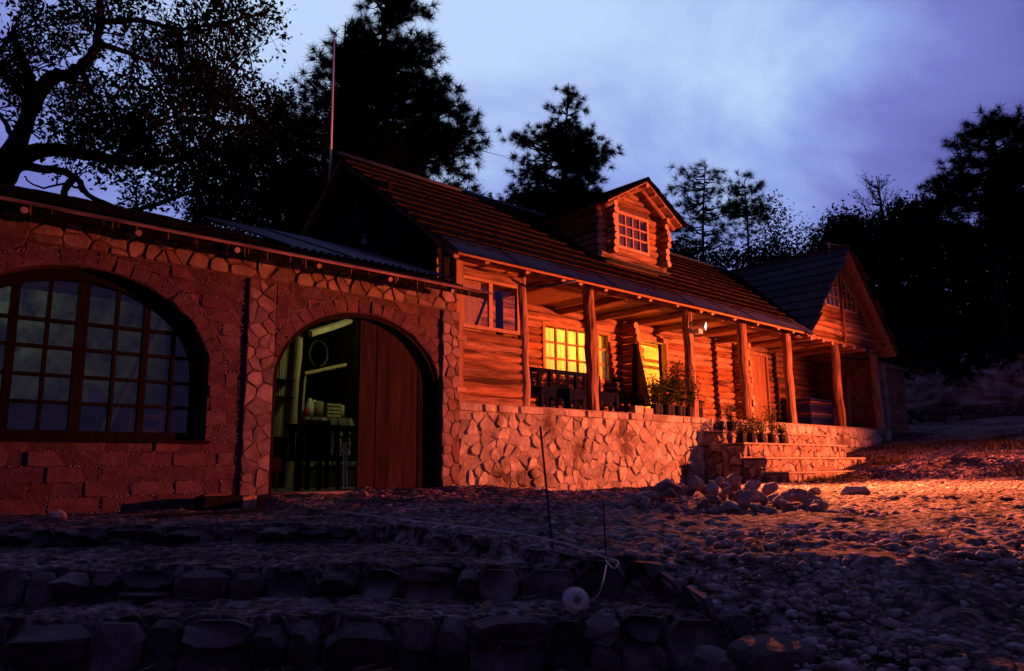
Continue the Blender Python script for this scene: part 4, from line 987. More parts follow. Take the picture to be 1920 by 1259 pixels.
# ------------------------------------------------------------------ things on the porch
def leaf_quads(C, size, rng, up=0.0, asp=.42):
    n = len(C); a = rng.normal(size=(n, 3)); a[:, 2] += up; a /= np.linalg.norm(a, axis=1)[:, None]
    b = np.cross(a, rng.normal(size=(n, 3))); b /= np.linalg.norm(b, axis=1)[:, None]; nn = np.cross(a, b)
    s = size*rng.uniform(.65, 1.25, (n, 1))
    V = np.stack([C-a*s*.5, C+b*s*asp*.5+nn*s*.08, C+a*s*.5, C-b*s*asp*.5+nn*s*.08], 1).reshape(-1, 3)
    return V, np.arange(4*n).reshape(n, 4)
rng = np.random.default_rng(3)
def pot_plant(x, y, z, pr, ph, h, spread, nl, label, grp, flowers=0, lsz=.05):
    t = thing('potted_plant', label, 'potted plant', (x, y, z), grp)
    q = MB(); q.tube([(x, y, z), (x, y, z+ph*.5), (x, y, z+ph)], [pr*.85, pr*1.05, pr], 10, 0, 0, .08, rnd); q.build('pot', M['black_bag'], t)
    q = MB(); C = []
    for k in range(7):
        a = rng.uniform(0, 6.28); rr = spread*rng.uniform(.2, 1); hh = h*rng.uniform(.55, 1)
        pts = [np.array([x, y, z+ph*.9]), np.array([x+math.cos(a)*rr*.4, y+math.sin(a)*rr*.4, z+ph+hh*.5]), np.array([x+math.cos(a)*rr, y+math.sin(a)*rr, z+ph+hh])]
        q.tube(pts, [.006, .005, .002], 4)
        for _ in range(nl//7):
            s = rng.random()**.7; p = pts[0]*(1-s)**2+2*pts[1]*s*(1-s)+pts[2]*s*s; C.append(p+rng.normal(size=3)*.035*(1+s))
    q.build('stem', M['bark'], t)
    V, Fq = leaf_quads(np.array(C), lsz, rng); fast('leaves', V, Fq, M['plant'], t)
    if flowers:
        v, f = ICO[1]; VV = []; FF = []; b = 0
        for _ in range(flowers):
            p = C[int(rng.integers(len(C)))]+np.array([0, -.05, .02]); VV.append(v*np.array([.028, .028, .02])*(1+rng.uniform(-.3, .3, (len(v), 1)))+p); FF.append(f+b); b += len(v)
        fast('blossom', np.concatenate(VV), np.concatenate(FF), M['flower'], t)
G1 = 'potted plants along the porch edge'
lab = ['leafy potted plant nearest the two pink bricks on the porch edge', 'potted plant second from the pink bricks, on the porch edge', 'bushy potted plant in front of the lit doorway',
       'potted plant on the porch edge just past the lit doorway', 'tallest leafy potted plant on the porch edge', 'potted plant with pink flowers beside the lamp post', 'potted plant on the porch edge touching the lamp post', 'low potted plant at the wall end past the lamp post']
for k, (x, h, sp, fl) in enumerate([(10.86, .42, .26, 0), (11.03, .55, .28, 2), (11.20, .50, .30, 0), (11.37, .55, .26, 0), (11.54, .85, .26, 0), (11.71, .78, .30, 3), (11.86, .55, .28, 0), (12.28, .28, .22, 0)]):
    pot_plant(x, 8.10+.05*(k % 2), FL, .075, .19, h, sp, 760 if k < 7 else 300, lab[k], G1, fl)
G2 = 'potted plants standing on the porch steps'
lab2 = ['potted plant with a pale blossom at the top of the stone steps', 'small potted plant left on the upper step', 'spreading potted plant on the second step', 'potted plant with arching leaves in the middle of the step row', 'tall thin potted plant reaching up in front of the porch post', 'last small potted plant on the stone step']
for k, (x, y, z, h, sp) in enumerate([(12.75, 7.78, .64, .30, .2), (12.45, 7.40, .41, .22, .2), (12.75, 7.38, .41, .3, .25), (13.10, 7.38, .41, .3, .25), (13.55, 7.42, .41, .62, .2), (13.9, 7.38, .41, .2, .18)]):
    pot_plant(x, y, z, .08, .18, h, sp, 300, lab2[k], G2, 0)
for k, (x, lab3) in enumerate([(10.33, 'pinkish brick beside the potted plants, the farther from the lamp post'), (10.60, 'pinkish brick on the porch edge next to the first pot')]):
    q = MB(); q.box(x-.11, x+.11, 8.03, 8.14, FL, FL+.13-.03*k); q.build('brick_block', M['stone'], None, label=lab3, cat='brick', group='bricks on the porch edge')
# bench with shaped balusters
bt = thing('bench', 'long dark blue porch bench with shaped slats below the lit window', 'bench', (9.45, 8.75, FL))
bx0, bx1, by = 8.42, 10.30, 8.86
def part(name, mt, par, *boxes):
    q = MB()
    for b_ in boxes: q.box(*b_)
    return q.build(name, M[mt], par)
part('top_rail', 'bench', bt, (bx0, bx1, by, by+.05, 1.56, 1.63)); part('back_rail', 'bench', bt, (bx0, bx1, by, by+.045, 1.27, 1.33))
part('seat', 'bench', bt, (bx0, bx1, by-.42, by+.02, 1.21, 1.265)); part('seat_rail', 'bench', bt, (bx0+.05, bx1-.05, by-.40, by-.37, 1.11, 1.21))
for x in (bx0, bx0+.62, bx0+1.24, bx1-.06):
    part('leg', 'bench', bt, (x, x+.06, by-.42, by-.36, FL, 1.21)); part('leg', 'bench', bt, (x, x+.06, by-.02, by+.04, FL, 1.6))
def shaped(x, z0, z1, y, w, par, name):
    q = MB(); n = 10; vs = []; fs = []
    for i in range(n+1):
        t = i/n; ww = w*(.55+.45*abs(math.cos(t*math.pi*2)))
        z = z0+(z1-z0)*t; vs += [(x-ww/2, y, z), (x+ww/2, y, z), (x+ww/2, y+.022, z), (x-ww/2, y+.022, z)]
    for i in range(n):
        for k in range(4): fs.append((4*i+k, 4*i+(k+1) % 4, 4*i+4+(k+1) % 4, 4*i+4+k))
    fs += [(0, 1, 2, 3), (4*n, 4*n+3, 4*n+2, 4*n+1)]; q.add(vs, fs); q.build(name, M['bench'], par)
for k in range(8): shaped(bx0+.18+k*.22, 1.33, 1.56, by+.01, .09, bt, 'slat')
for k in range(8): shaped(bx0+.15+k*.22, FL+.02, 1.11, by-.395, .09, bt, 'slat')
tb = thing('small_table', 'low dark table on the porch between the bench and the hanging cloak', 'table', (10.9, 8.8, FL))
part('tabletop', 'bench', tb, (10.45, 11.25, 8.62, 9.05, 1.21, 1.25))
for x in (10.48, 11.17):
    for y in (8.64, 8.98): part('leg', 'bench', tb, (x, x+.05, y, y+.05, FL, 1.21))
# hanging cloak
q = MB(); vs = []; fs = []; cc = PY(1188, 640, 9.28); nseg = 10
for j in range(7):
    t = j/6; z = 2.40-t*1.22; ww = .08+.24*t
    for i in range(nseg):
        a = 2*math.pi*i/nseg; rr = 1+.18*math.sin(i*2.1+j*.3)
        vs.append((cc[0]+.04+t*.06+ww*math.cos(a)*rr*.7, 9.26+.5*ww*math.sin(a)*rr, z))
for j in range(6):
    for i in range(nseg): fs.append((j*nseg+i, j*nseg+(i+1) % nseg, (j+1)*nseg+(i+1) % nseg, (j+1)*nseg+i))
fs += [tuple(range(nseg))]; q.add(vs, fs); q.build('cloak', M['cloak'], None, True, label='black cloak hanging from the log corner left of the lit doorway', cat='cloak')
# stack of folded mats + red cloth
mt_ = thing('mat_stack', 'stack of folded dark blue striped mats at the far end of the porch', 'mats', (19.1, 9.2, FL))
z = FL; k = 0
while z < 1.62:
    h = .03 if k % 4 == 1 else .085; q = MB(); x0 = 18.35+rnd.uniform(-.03, .03); x1 = 19.55+rnd.uniform(-.03, .03)
    n = 12; vs = []
    for i in range(n+1):
        bulge = .02*math.sin(i/n*math.pi*3+k)
        vs += [(x0+(x1-x0)*i/n, 8.95+bulge, z+.004), (x0+(x1-x0)*i/n, 9.5, z+.004), (x0+(x1-x0)*i/n, 9.5, z+h), (x0+(x1-x0)*i/n, 8.95+bulge, z+h*.96)]
    fs = [(4*i+a, 4*i+(a+1) % 4, 4*i+4+(a+1) % 4, 4*i+4+a) for i in range(n) for a in range(4)]+[(0, 1, 2, 3), (4*n, 4*n+1, 4*n+2, 4*n+3)]
    q.add(vs, fs); q.build('mat', M['cushion_stripe' if k % 4 == 1 else 'cushion_blue'], mt_); z += h; k += 1
q = MB(); vs = []; fs = []; nn_ = 14
for j in range(8):
    for i in range(nn_):
        a = 2*math.pi*i/nn_; t = j/7; r_ = (.45*(1-t)**.6)*(1+.14*math.sin(i*3+j)); vs.append((19.95+r_*math.cos(a)*.8, 9.1+r_*math.sin(a)*.7, FL+.65*t))
for j in range(7):
    for i in range(nn_): fs.append((j*nn_+i, j*nn_+(i+1) % nn_, (j+1)*nn_+(i+1) % nn_, (j+1)*nn_+i))
q.add(vs, fs); q.build('cloth_heap', M['cushion_stripe'], None, True, label='heap of rust red cloth between the mats and the brick wall', cat='cloth')
# floodlight on the third post
fl = thing('floodlight', 'small lit floodlight fixed high on the porch post by the flowers', 'lamp', tuple(PY(1318, 618, 7.88)))
c0 = PY(1311, 622, 7.9); c1 = PY(1320, 612, 7.84)
q = MB(); q.box(c0[0]-.07, c0[0]+.06, 7.86, 7.99, c0[2]-.04, c0[2]+.04); q.build('mount', M['white'], fl)
q = MB(); ax = np.array([.35, -.8, -.12]); ax /= np.linalg.norm(ax); ce = np.array(c1)
q.tube([ce-ax*.07, ce-ax*.02, ce+ax*.035], [.03, .055, .08], 12, 0); q.build('reflector', M['white_metal'], fl)
v, f = ICO[2]; fast('bulb', v*.038+ce+ax*.01, f, M['bulb'], fl, True)

yf = thing('floodlight', 'floodlight with an added visor on a short pole at the side of the yard', 'lamp', (17.3, -1.2, HG(17.3, -1.2)))
ad_ = np.array([12.6-17.3, 7.2+1.2, 0]); ad_ /= np.linalg.norm(ad_); sd_ = np.array([ad_[1], -ad_[0], 0]); lp_ = np.array([17.3, -1.2, 1.0])
q = MB(); q.tube([(17.3-.2*ad_[0], -1.2-.2*ad_[1], HG(17.3, -1.2)-.1), (17.3-.2*ad_[0], -1.2-.2*ad_[1], 1.0)], .03, 8, 0, 0); q.build('pole', M['iron'], yf)
q = MB(); q.bar(lp_-ad_*.22, lp_-ad_*.10, .34, .26); q.build('housing', M['iron'], yf)
q = MB(); v0 = lp_-ad_*.20+UP*.135; v1 = lp_+ad_*.36+UP*.139; q.hexa([v0-sd_*.4, v0+sd_*.4, v1+sd_*.6, v1-sd_*.6, v0-sd_*.4+UP*.01, v0+sd_*.4+UP*.01, v1+sd_*.6+UP*.01, v1-sd_*.6+UP*.01]); q.build('added_visor', M['iron'], yf)  # added out of view to cut the beam above the roofs

# ------------------------------------------------------------------ things in the store room
def lathe(name, mt, c, prof, par=None, n=12, **k):
    q = MB(); q.tube([(c[0], c[1], c[2]+h) for h, r in prof], [max(r, .002) for h, r in prof], n, 0, 0); return q.build(name, M[mt], par, True, **k)
jug = thing('jug', 'white plastic jug on the stone counter inside the arched door', 'jug', (5.59, 10.55, .80))
lathe('body', 'white', (5.59, 10.55, .80), [(0, .06), (.18, .065), (.25, .03), (.28, .025)], jug); part('handle', 'white', jug, (5.64, 5.69, 10.54, 10.56, .92, 1.06))
lathe('canister', 'reed', (5.72, 10.52, .80), [(0, .075), (.22, .075), (.24, .06)], None, label='yellowish canister beside the white jug on the counter', cat='canister')
lathe('red_carton', 'red', (5.50, 10.48, .80), [(0, .04), (.12, .04)], None, 4, label='small red and white carton at the counter end', cat='carton')
cr2 = thing('crate', 'pale slatted wooden crate on the counter inside the door', 'crate', (5.96, 10.55, .80))
for k in range(4): part('slat', 'pale_wood', cr2, (5.84, 6.07, 10.46, 10.475, .81+k*.055, .845+k*.055))
for x in (5.84, 6.05): part('upright', 'pale_wood', cr2, (x, x+.02, 10.476, 10.64, .80, 1.02))
for k, (x, s) in enumerate([(6.13, 'reed'), (6.21, 'reed'), (6.31, 'red')]): lathe('jar', s, (x, 10.52, .80), [(0, .035), (.15, .035), (.17, .025), (.2, .025)], None, label=['yellow jar next to the wooden crate', 'second yellow jar from the wooden crate', 'reddish jar against the door edge'][k], cat='jar', group='jars on the counter')
ct = thing('rope_coil', 'dark coil of rope hanging high inside the arched doorway', 'rope', (5.62, 10.4, 1.8))
q = MB()
for k in range(4):
    q.tube([(5.62+.15*math.cos(a)+.01*k, 10.40+.012*k, 1.75+.2*math.sin(a)) for a in np.linspace(0, 2*math.pi, 17)], .012, 5)
q.build('coil', M['iron'], ct)
bn = thing('dining_bench', 'dark slat backed bench inside the arched doorway', 'bench', (5.2, 9.2, -.245))
part('top_rail', 'dark_wood', bn, (4.55, 5.75, 9.2, 9.25, .52, .60)); part('seat', 'dark_wood', bn, (4.55, 5.75, 8.85, 9.2, .12, .17))
for k in range(9): part('slat', 'dark_wood', bn, (4.62+k*.13, 4.69+k*.13, 9.21, 9.24, .17, .52))
for x in (4.55, 5.68): part('leg', 'dark_wood', bn, (x, x+.06, 8.86, 8.92, -.245, .12))
ch = thing('dark_chair', 'dark high backed chair in front of the stone counter', 'chair', (5.35, 9.7, -.245))
part('back', 'dark_wood', ch, (5.14, 5.5, 9.75, 9.8, .2, .70)); part('seat', 'dark_wood', ch, (5.14, 5.5, 9.4, 9.75, .14, .2))
for x in (5.15, 5.44): part('leg', 'dark_wood', ch, (x, x+.05, 9.42, 9.47, -.245, .14))
part('leg', 'dark_wood', ch, (5.15, 5.2, 9.74, 9.79, -.245, .14)); part('leg', 'dark_wood', ch, (5.44, 5.49, 9.74, 9.79, -.245, .14))
q = MB(); q.tube([(4.33, 8.95, .0), (4.33, 8.95, .16)], .05, 10, 0, 0); q.tube([(4.33, 8.95, -.245), (4.33, 8.95, 0)], .012, 6, 0, 0); q.build('red_lantern', M['red'], None, label='small red lantern just inside the open door', cat='lantern')
for k in range(2):
    q = MB(); q.tube([(5.02-.05*k, 8.45, -.24), (5.02-.02*k, 8.5+.02*k, .35)], .008, 6, 0, 0); q.build('metal_rod', M['white_metal'], None, label=['thin metal rod standing closest to the door leaf', 'second thin metal rod, farther inside the doorway'][k], cat='rod', group='rods leaning at the door')
# furniture seen through the big window
for k, (x, y, lab4, mname) in enumerate([(2.25, 8.95, 'pale rounded chair back behind the middle of the arched window', 'white'), (1.95, 9.4, 'reddish wooden chair inside the arched window', 'cushion_stripe'), (2.85, 9.2, 'wooden chair with two back rails near the right window panes', 'door')]):
    c_ = thing('cafe_chair', lab4, 'chair', (x, y, -.245), 'chairs behind the arched window')
    if k == 0:
        q = MB(); vs = [(x-.075, y, .72), (x+.075, y, .72), (x+.075, y, .84), (x+.055, y, .885), (x, y, .90), (x-.055, y, .90), (x-.075, y, .88)]; n = len(vs)
        q.add(vs+[(a, b_+.02, c) for a, b_, c in vs], [tuple(range(n)), tuple(range(n, 2*n))]+[(i, (i+1) % n, n+(i+1) % n, n+i) for i in range(n)]); q.build('back', M[mname], c_)
        part('post', 'dark_wood', c_, (x-.08, x-.05, y, y+.03, .2, .72), (x+.05, x+.08, y, y+.03, .2, .72))
    else:
        part('back', mname, c_, (x-.16, x+.16, y, y+.025, .60, .65), (x-.16, x+.16, y, y+.025, .45, .50)); part('post', mname, c_, (x-.18, x-.15, y, y+.03, .2, .68), (x+.15, x+.18, y, y+.03, .2, .68))
    part('seat', 'dark_wood', c_, (x-.18, x+.18, y-.36, y, .17, .21))
    for a in (-.17, .14):
        for b_ in (-.34, -.03): part('leg', 'dark_wood', c_, (x+a, x+a+.03, y+b_, y+b_+.03, -.245, .17))
tb2 = thing('cafe_table', 'dark table between the chairs inside the arched window', 'table', (1.5, 9.0, -.245))
part('tabletop', 'dark_wood', tb2, (.9, 2.0, 8.7, 9.2, .48, .52))
for x in (.95, 1.9):
    for y in (8.74, 9.12): part('leg', 'dark_wood', tb2, (x, x+.05, y, y+.05, -.245, .48))

# ------------------------------------------------------------------ antenna
p0 = PX(620, 300, 5.86); p1 = PX(627, 66, 5.86); pb = PX(617, 340, 5.90)
q = MB(); q.tube([pb, p0, p1], [.02, .02, .013], 8, 0, 0); mast = q.build('antenna_mast', M['white_metal'], None, True, label='thin white antenna mast standing at the left gable of the roof', cat='antenna')

# ------------------------------------------------------------------ yard things
rng = np.random.default_rng(77); rnd = random.Random(77)
cx, cy = 5.72, 3.62; placed = []
for k in range(125):
    for _ in range(60):
        a = rng.uniform(0, 6.28); r_ = math.sqrt(rng.random()); u = r_*math.cos(a)*.80; d = r_*math.sin(a)*.95
        x, y = UD(0, 0); x, y = cx+VR[0]*u+VF[0]*d, cy+VR[1]*u+VF[1]*d
        s = .038*(2.4**(rng.random()**1.3)); hz_ = .20*(1-r_**1.5)
        zb = H(x, y)+s*.55+(rng.random() < .6)*hz_
        if all((x-q_[0])**2+(y-q_[1])**2+1.5*(zb-q_[2])**2 > (.72*(s+q_[3]))**2 for q_ in placed): break
    placed.append((x, y, zb, s))
    rock_obj('rock', (x, y, zb), (s*rng.uniform(.9, 1.35), s*rng.uniform(.85, 1.1), s*rng.uniform(.75, 1.05)), M['heap_stone'], rng, None, 2, None, .8,
             label='rough grey stone in the loose heap in front of the porch wall', cat='rock', group='rocks heaped in the yard')
for p, s, lb in [((7.7, 3.35), (.17, .1, .08), 'flat split rock lying right of the stone heap'), ((8.15, 3.2), (.10, .08, .05), 'small low rock farther right of the stone heap'), ((7.95, 3.9), (.09, .07, .05), 'small rock behind the right end of the heap'),
                 ((2.62, 2.08), (.105, .075, .065), 'angular brown rock beside the ball of string'), ((1.5, 6.75), (.085, .07, .06), 'pale rock at the foot of the adobe wall far left'), ((6.75, 6.9), (.1, .07, .05), 'pale stone in the dark dip below the porch wall')]:
    rock_obj('rock', (*p, HG(*p)+s[2]*.55), s, M['stone' if p[0] > 3 or p[1] > 5 else 'rubble'], rng, None, 2, None, .3, label=lb, cat='rock')
def heapchips():
    a = rng.uniform(0, 6.28); r_ = rng.random()**.6*1.25; return cx+VR[0]*r_*math.cos(a)+VF[0]*r_*math.sin(a), cy+VR[1]*r_*math.cos(a)+VF[1]*r_*math.sin(a)
scatter(420, heapchips, .012, .05, M['heap_stone'], 'heap_rubble', .7)
def stake(a, b_, r, lb):
    q = MB(); q.tube([a, (np.array(a)+np.array(b_))/2, b_], r, 6, 0, 0); q.build('iron_stake', M['iron'], None, label=lb, cat='stake', group='iron stakes for the string line')
b0 = np.array([2.78, 2.80, -.50]); r1 = ray(1013, 800); t_ = np.linalg.norm(b0[:2])/np.linalg.norm(r1[:2]); top = r1*t_
rb = ray(1041, 1062); b0 = rb*t_
stake(b0-np.array([0, 0, .06]), top, .006, 'tall thin iron stake leaning before the stone porch wall')
b1 = PZ(1138, 1075, -.50); tt = np.linalg.norm(b1[:2]); r2 = ray(1131, 940); t1_ = r2*tt/np.linalg.norm(r2[:2]); stake(b1-np.array([0, 0, .05]), t1_, .004, 'short thin stake at the end of the white string')
# string line and ball
sa = PZ(640, 968, -.325); sb = PZ(1000, 1018, -.34); sc = PZ(1135, 1058, -.45)
pl = [sa+np.array([0, 0, .03]), (sa+sb)/2+np.array([0, 0, .03]), sb+np.array([0, 0, .03]), sc+np.array([0, 0, .03]), PZ(1152, 1056, -.44)+np.array([0, 0, .015]), PZ(1160, 1060, -.44)+np.array([0, 0, .01]), PZ(1150, 1066, -.45), sc+np.array([.0, 0, .02])]
def catm(P, n=8):
    P = [np.array(p, float) for p in P]; o = []
    for i in range(len(P)-1):
        a, b_, c, d = P[max(i-1, 0)], P[i], P[i+1], P[min(i+2, len(P)-1)]
        for k in range(n):
            t = k/n; o.append(.5*((2*b_)+(-a+c)*t+(2*a-5*b_+4*c-d)*t*t+(-a+3*b_-3*c+d)*t**3))
    return o+[P[-1]]
bc = PZ(1080, 1140, -.60); br = .052
bc[2] = HG(bc[0], bc[1])+br*.92
dn = [PZ(1137, 1060, -.44), PZ(1131, 1090, -.47), PZ(1122, 1115, -.53), np.array([*PZ(1105, 1136, -.60)[:2], -.585]), bc+np.array([.03, 0, -.03])]
q = MB(); q.tube(catm(pl), .0035, 5, 0, 0); q.tube(catm(dn), .0035, 5, 0, 0)
q.build('string_line', M['string'], None, label='pale string stretched along the terrace edge and looped to the ball', cat='string')
bs = thing('string_ball', 'spool of pale twine lying on the stone step', 'string ball', tuple(bc))
axd = np.array([-.60, -.72, .05]); axd /= np.linalg.norm(axd); s1 = np.cross(axd, UP); s1 /= np.linalg.norm(s1); s2 = np.cross(s1, axd)
q = MB(); n = 26; Pts = []
prof = [(-.045, .018), (-.045, .036), (-.028, .050), (0, .053), (.028, .050), (.045, .036), (.045, .018), (-.045, .018)]
for h, r_ in prof: Pts.append([bc+axd*h+(s1*math.cos(2*math.pi*i/n)+s2*math.sin(2*math.pi*i/n))*r_ for i in range(n)])
vs = [p for ring in Pts for p in ring]; fs = [(j*n+i, j*n+(i+1) % n, (j+1)*n+(i+1) % n, (j+1)*n+i) for j in range(len(prof)-1) for i in range(n)]
q.add(vs, fs); q.build('spool', M['string'], bs, True)
for k in range(9):
    q = MB(); tl = rng.uniform(-.5, .5); a2 = axd*math.cos(tl)+s2*math.sin(tl); e1 = np.cross(a2, s1); e1 /= np.linalg.norm(e1); off = rng.uniform(-.025, .025)
    q.tube([bc+axd*off+(s1*math.cos(a)+e1*math.sin(a))*.054 for a in np.linspace(0, 2*math.pi, 25)], .0028, 4); q.build('winding', M['string'], bs)
# bits by the left wall: dark block, split board, long pole
q = MB(); q.box(2.95, 3.30, 7.60, 7.86, -.40, -.24); q.build('dark_block', M['dark_wood'], None, label='dark square block against the adobe wall left of the door', cat='block')
q = MB(); q.box(3.34, 3.40, 7.62, 7.84, -.40, -.25); q.box(3.41, 3.49, 7.64, 7.84, -.40, -.24); q.build('wood_offcuts', M['plank_z'], None, label='short upright wood offcuts between the dark block and the door', cat='offcuts')
log(None, (2.0, 6.35, -.335), (3.05, 6.5, -.325), .014, M['bark'], 'pole', 6, label='thin pole lying on the ground by the left steps', cat='pole')

# ------------------------------------------------------------------ grass, bank, kerb wall on the right
rng = np.random.default_rng(9)
def blades(n, pick, hmin, hmax, mt, name):
    P = np.array([pick() for _ in range(n)]); hh = rng.uniform(hmin, hmax, n); a = rng.uniform(0, 6.28, n); w_ = .006
    dx = np.stack([np.cos(a)*w_, np.sin(a)*w_, np.zeros(n)], -1); le = np.stack([rng.normal(size=n)*.4*hh, rng.normal(size=n)*.4*hh, hh], -1)
    V = np.stack([P-dx, P+dx, P+le], 1).reshape(-1, 3); return fast(name, V, np.arange(3*n).reshape(n, 3), mt, None, kind='stuff')
tufts = []
while len(tufts) < 190:
    x = rng.uniform(12.0, 21); y = rng.uniform(2.2, 7.9)
    if (x < 16.4 and y > 6.25): continue
    if x-y > 6.6 and vnoise(np.array(x*.7), np.array(y*.7), 31) > .42: tufts.append((x, y))
for k in range(26): tufts.append((rng.uniform(12.3, 16), rng.uniform(6.05, 6.36)))
def gpick():
    tx, ty = tufts[int(rng.integers(len(tufts)))]; x, y = tx+rng.normal()*.16, ty+rng.normal()*.16; return (x, y, H(x, y)-.01)
blades(9000, gpick, .04, .17, M['grass'], 'grass')
# low kerb wall
kw = thing('kerb_wall', 'low rough stone retaining wall along the foot of the rock bank', 'wall', (25.6, 7, 1.2))
q = MB(); q.box(25.55, 26.1, -2, 10.5, .6, 1.72); q.build('core', M['mortar'], kw)
rnd = random.Random(3)
for c in cells(rect(-1.5, 10.4, 1.02, 1.70), 64, rnd, 1, 1.6): stone_piece(kw, c, lambda y, z, h: (25.54-h, y, z), M['stone_dark'], .02, .07, rnd=rnd)
# cut bank behind it
ys = np.linspace(-8, 16, 130); ts = np.linspace(0, 1, 44); BYY, BT = np.meshgrid(ys, ts, indexing='ij')
fbm = lambda x, y, s: vnoise(x, y, s)*.5+vnoise(x*2.1, y*2.1, s+1)*.28+vnoise(x*4.3, y*4.3, s+2)*.15+vnoise(x*9, y*9, s+3)*.08
bz = 1.45+BT*(1.75+.9*fbm(BYY*.35, BYY*0+3, 3)); bxx = 26.15+BT*1.9+2.2*(fbm(BYY*.9, BT*3.2, 5)-.5)*np.sin(BT*math.pi)**.4
idb = np.arange(130*44).reshape(130, 44); qb = np.stack([idb[:-1, :-1], idb[1:, :-1], idb[1:, 1:], idb[:-1, 1:]], -1).reshape(-1, 4)
fast('rock_bank', np.stack([bxx, BYY, bz], -1).reshape(-1, 3), qb, M['bank'], None, True, kind='structure')

# ------------------------------------------------------------------ trees
def needle_tufts(C, D, ln, k, wdt, rng):
    """bottle-brush clumps of long needles: C tuft centres, D their growing direction"""
    n = len(C); A = rng.normal(size=(n, k, 3)); A /= np.linalg.norm(A, axis=2)[:, :, None]; A = A+D[:, None, :]*.75; A /= np.linalg.norm(A, axis=2)[:, :, None]
    l = ln*rng.uniform(.6, 1.1, (n, k, 1)); base = C[:, None, :]+A*ln*.04+D[:, None, :]*rng.uniform(-.25, .15, (n, k, 1))*ln
    S_ = np.cross(A, rng.normal(size=(n, k, 3))); S_ /= np.linalg.norm(S_, axis=2)[:, :, None]; S_ *= wdt/2
    tip = base+A*l; tip[:, :, 2] -= .10*l[:, :, 0]
    V = np.stack([base-S_, base+S_, tip], 2).reshape(-1, 3); return V, np.arange(len(V)).reshape(-1, 3)
def pine(label, trunk, prof, d, nbr, tpb, ln, k, seed, r0=.22, lift=.30, wdt=.02, droop=0.0, mt='needle', gap=1.0, grp='tall pines behind the house'):
    rng = np.random.default_rng(seed); rr = random.Random(seed)
    tp = [PD(x, y, d) for x, y in trunk]; base = tp[0].copy(); gz = H(base[0], base[1]); base = np.array([base[0], base[1], min(gz, base[2]-.5)])
    t = thing('pine_tree', label, 'pine tree', tuple(base), grp)
    q = MB(); pts = [base]+tp; zt = tp[-1][2]
    q.tube(pts, [max(.015, r0*(1-.93*(p[2]-base[2])/(zt-base[2]))) for p in pts], 8, 0, None, .06, rr); q.build('trunk', M['bark'], t, True)
    tz = np.array([p[2] for p in pts]); tx = np.array([[p[0], p[1]] for p in pts])
    py = np.array([p[0] for p in prof], float); pl_ = np.array([p[1] for p in prof], float); pr_ = np.array([p[2] for p in prof], float)
    sc = d/F; Z = np.array([PD(960, y, d)[2] for y in py]); txp = np.interp(py, [y for x, y in trunk[::-1]], [x for x, y in trunk[::-1]])
    RL = np.maximum((txp-pl_)*sc, .1); RR = np.maximum((pr_-txp)*sc, .1); o = np.argsort(Z); Z, RL, RR = Z[o], RL[o], RR[o]
    bm = MB(); C = []; D = []
    area = (RL+RR)+.15; cdf = np.cumsum(area); cdf = cdf/cdf[-1]
    for i in range(nbr):
        z = float(np.interp(rng.random(), cdf, Z)); a = rng.uniform(0, 2*math.pi); rl, r2_ = np.interp(z, Z, RL), np.interp(z, Z, RR)
        c = math.cos(a); R_ = (r2_ if c > 0 else rl)*abs(c)+.5*(rl+r2_)*(1-abs(c)); R_ *= rng.uniform(.45, 1.0)**.6
        zs = z-R_*lift*.8; zs = max(zs, base[2]+.6)
        o_ = np.array([np.interp(zs, tz, tx[:, 0]), np.interp(zs, tz, tx[:, 1]), zs]); dr = VR*c+VF*math.sin(a)
        bp = []
        for s in np.linspace(0, 1, 6): bp.append(o_+dr*R_*s+np.array([0, 0, (z-zs)*(s**1.6)-droop*R_*s*(1-s)])+rng.normal(size=3)*.03*R_*s)
        bm.tube(bp, [max(.006, .05*R_**.6*(1-.85*s)*(r0/.22)) for s in np.linspace(0, 1, 6)], 4)
        nt_ = max(2, int(tpb*R_**.8))
        for j in range(nt_):
            s = 1-rng.random()**1.4*.68 if j else 1.0
            i0 = min(int(s*5), 4); p = bp[i0]+(bp[i0+1]-bp[i0])*(s*5-i0)
            off = rng.normal(size=3)*np.array([1, 1, .55])*(.16*R_*(.35+s*.4)+ln*.25); e = p+off
            if j % 2 == 0: bm.tube([p, (p+e)/2+np.array([0, 0, -.02]), e], [.012, .009, .006], 3)
            C.append(e); dd = dr*.6+off/(np.linalg.norm(off)+1e-6)*.5+np.array([0, 0, .35-droop]); D.append(dd/np.linalg.norm(dd))
    bm.build('branches', M['bark'], t, kind='stuff')
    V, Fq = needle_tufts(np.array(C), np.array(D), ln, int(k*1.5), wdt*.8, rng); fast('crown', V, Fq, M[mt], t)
    return t
pine('big bushy pine with a round top behind the roof, right of the antenna', [(706, 420), (706, 300), (707, 180), (716, 90), (722, 20), (728, -45)],
     [(-40, 690, 770), (0, 650, 800), (50, 640, 815), (100, 640, 828), (150, 640, 872), (200, 625, 885), (250, 615, 922), (300, 610, 918), (350, 610, 915), (400, 600, 905)], 21, 215, 8, .32, 46, 1, .20)
pine('pine with a ragged left side behind the antenna mast', [(636, 420), (637, 300), (640, 180), (645, 90), (648, 42)],
     [(40, 636, 664), (60, 618, 690), (100, 592, 690), (150, 565, 690), (200, 510, 690), (240, 490, 680), (300, 480, 680), (360, 485, 680), (420, 480, 680)], 20, 165, 8, .32, 46, 2, .16)
pine('cone shaped pine standing alone left of the dormer', [(1052, 430), (1056, 330), (1062, 230), (1066, 156)],
     [(158, 1058, 1074), (175, 1045, 1085), (200, 1022, 1092), (225, 1008, 1094), (245, 1002, 1105), (262, 990, 1112), (280, 945, 1140), (300, 940, 1150), (330, 960, 1142), (355, 950, 1150), (375, 936, 1152), (400, 930, 1140)], 26, 170, 7, .28, 40, 3, .2, .22)
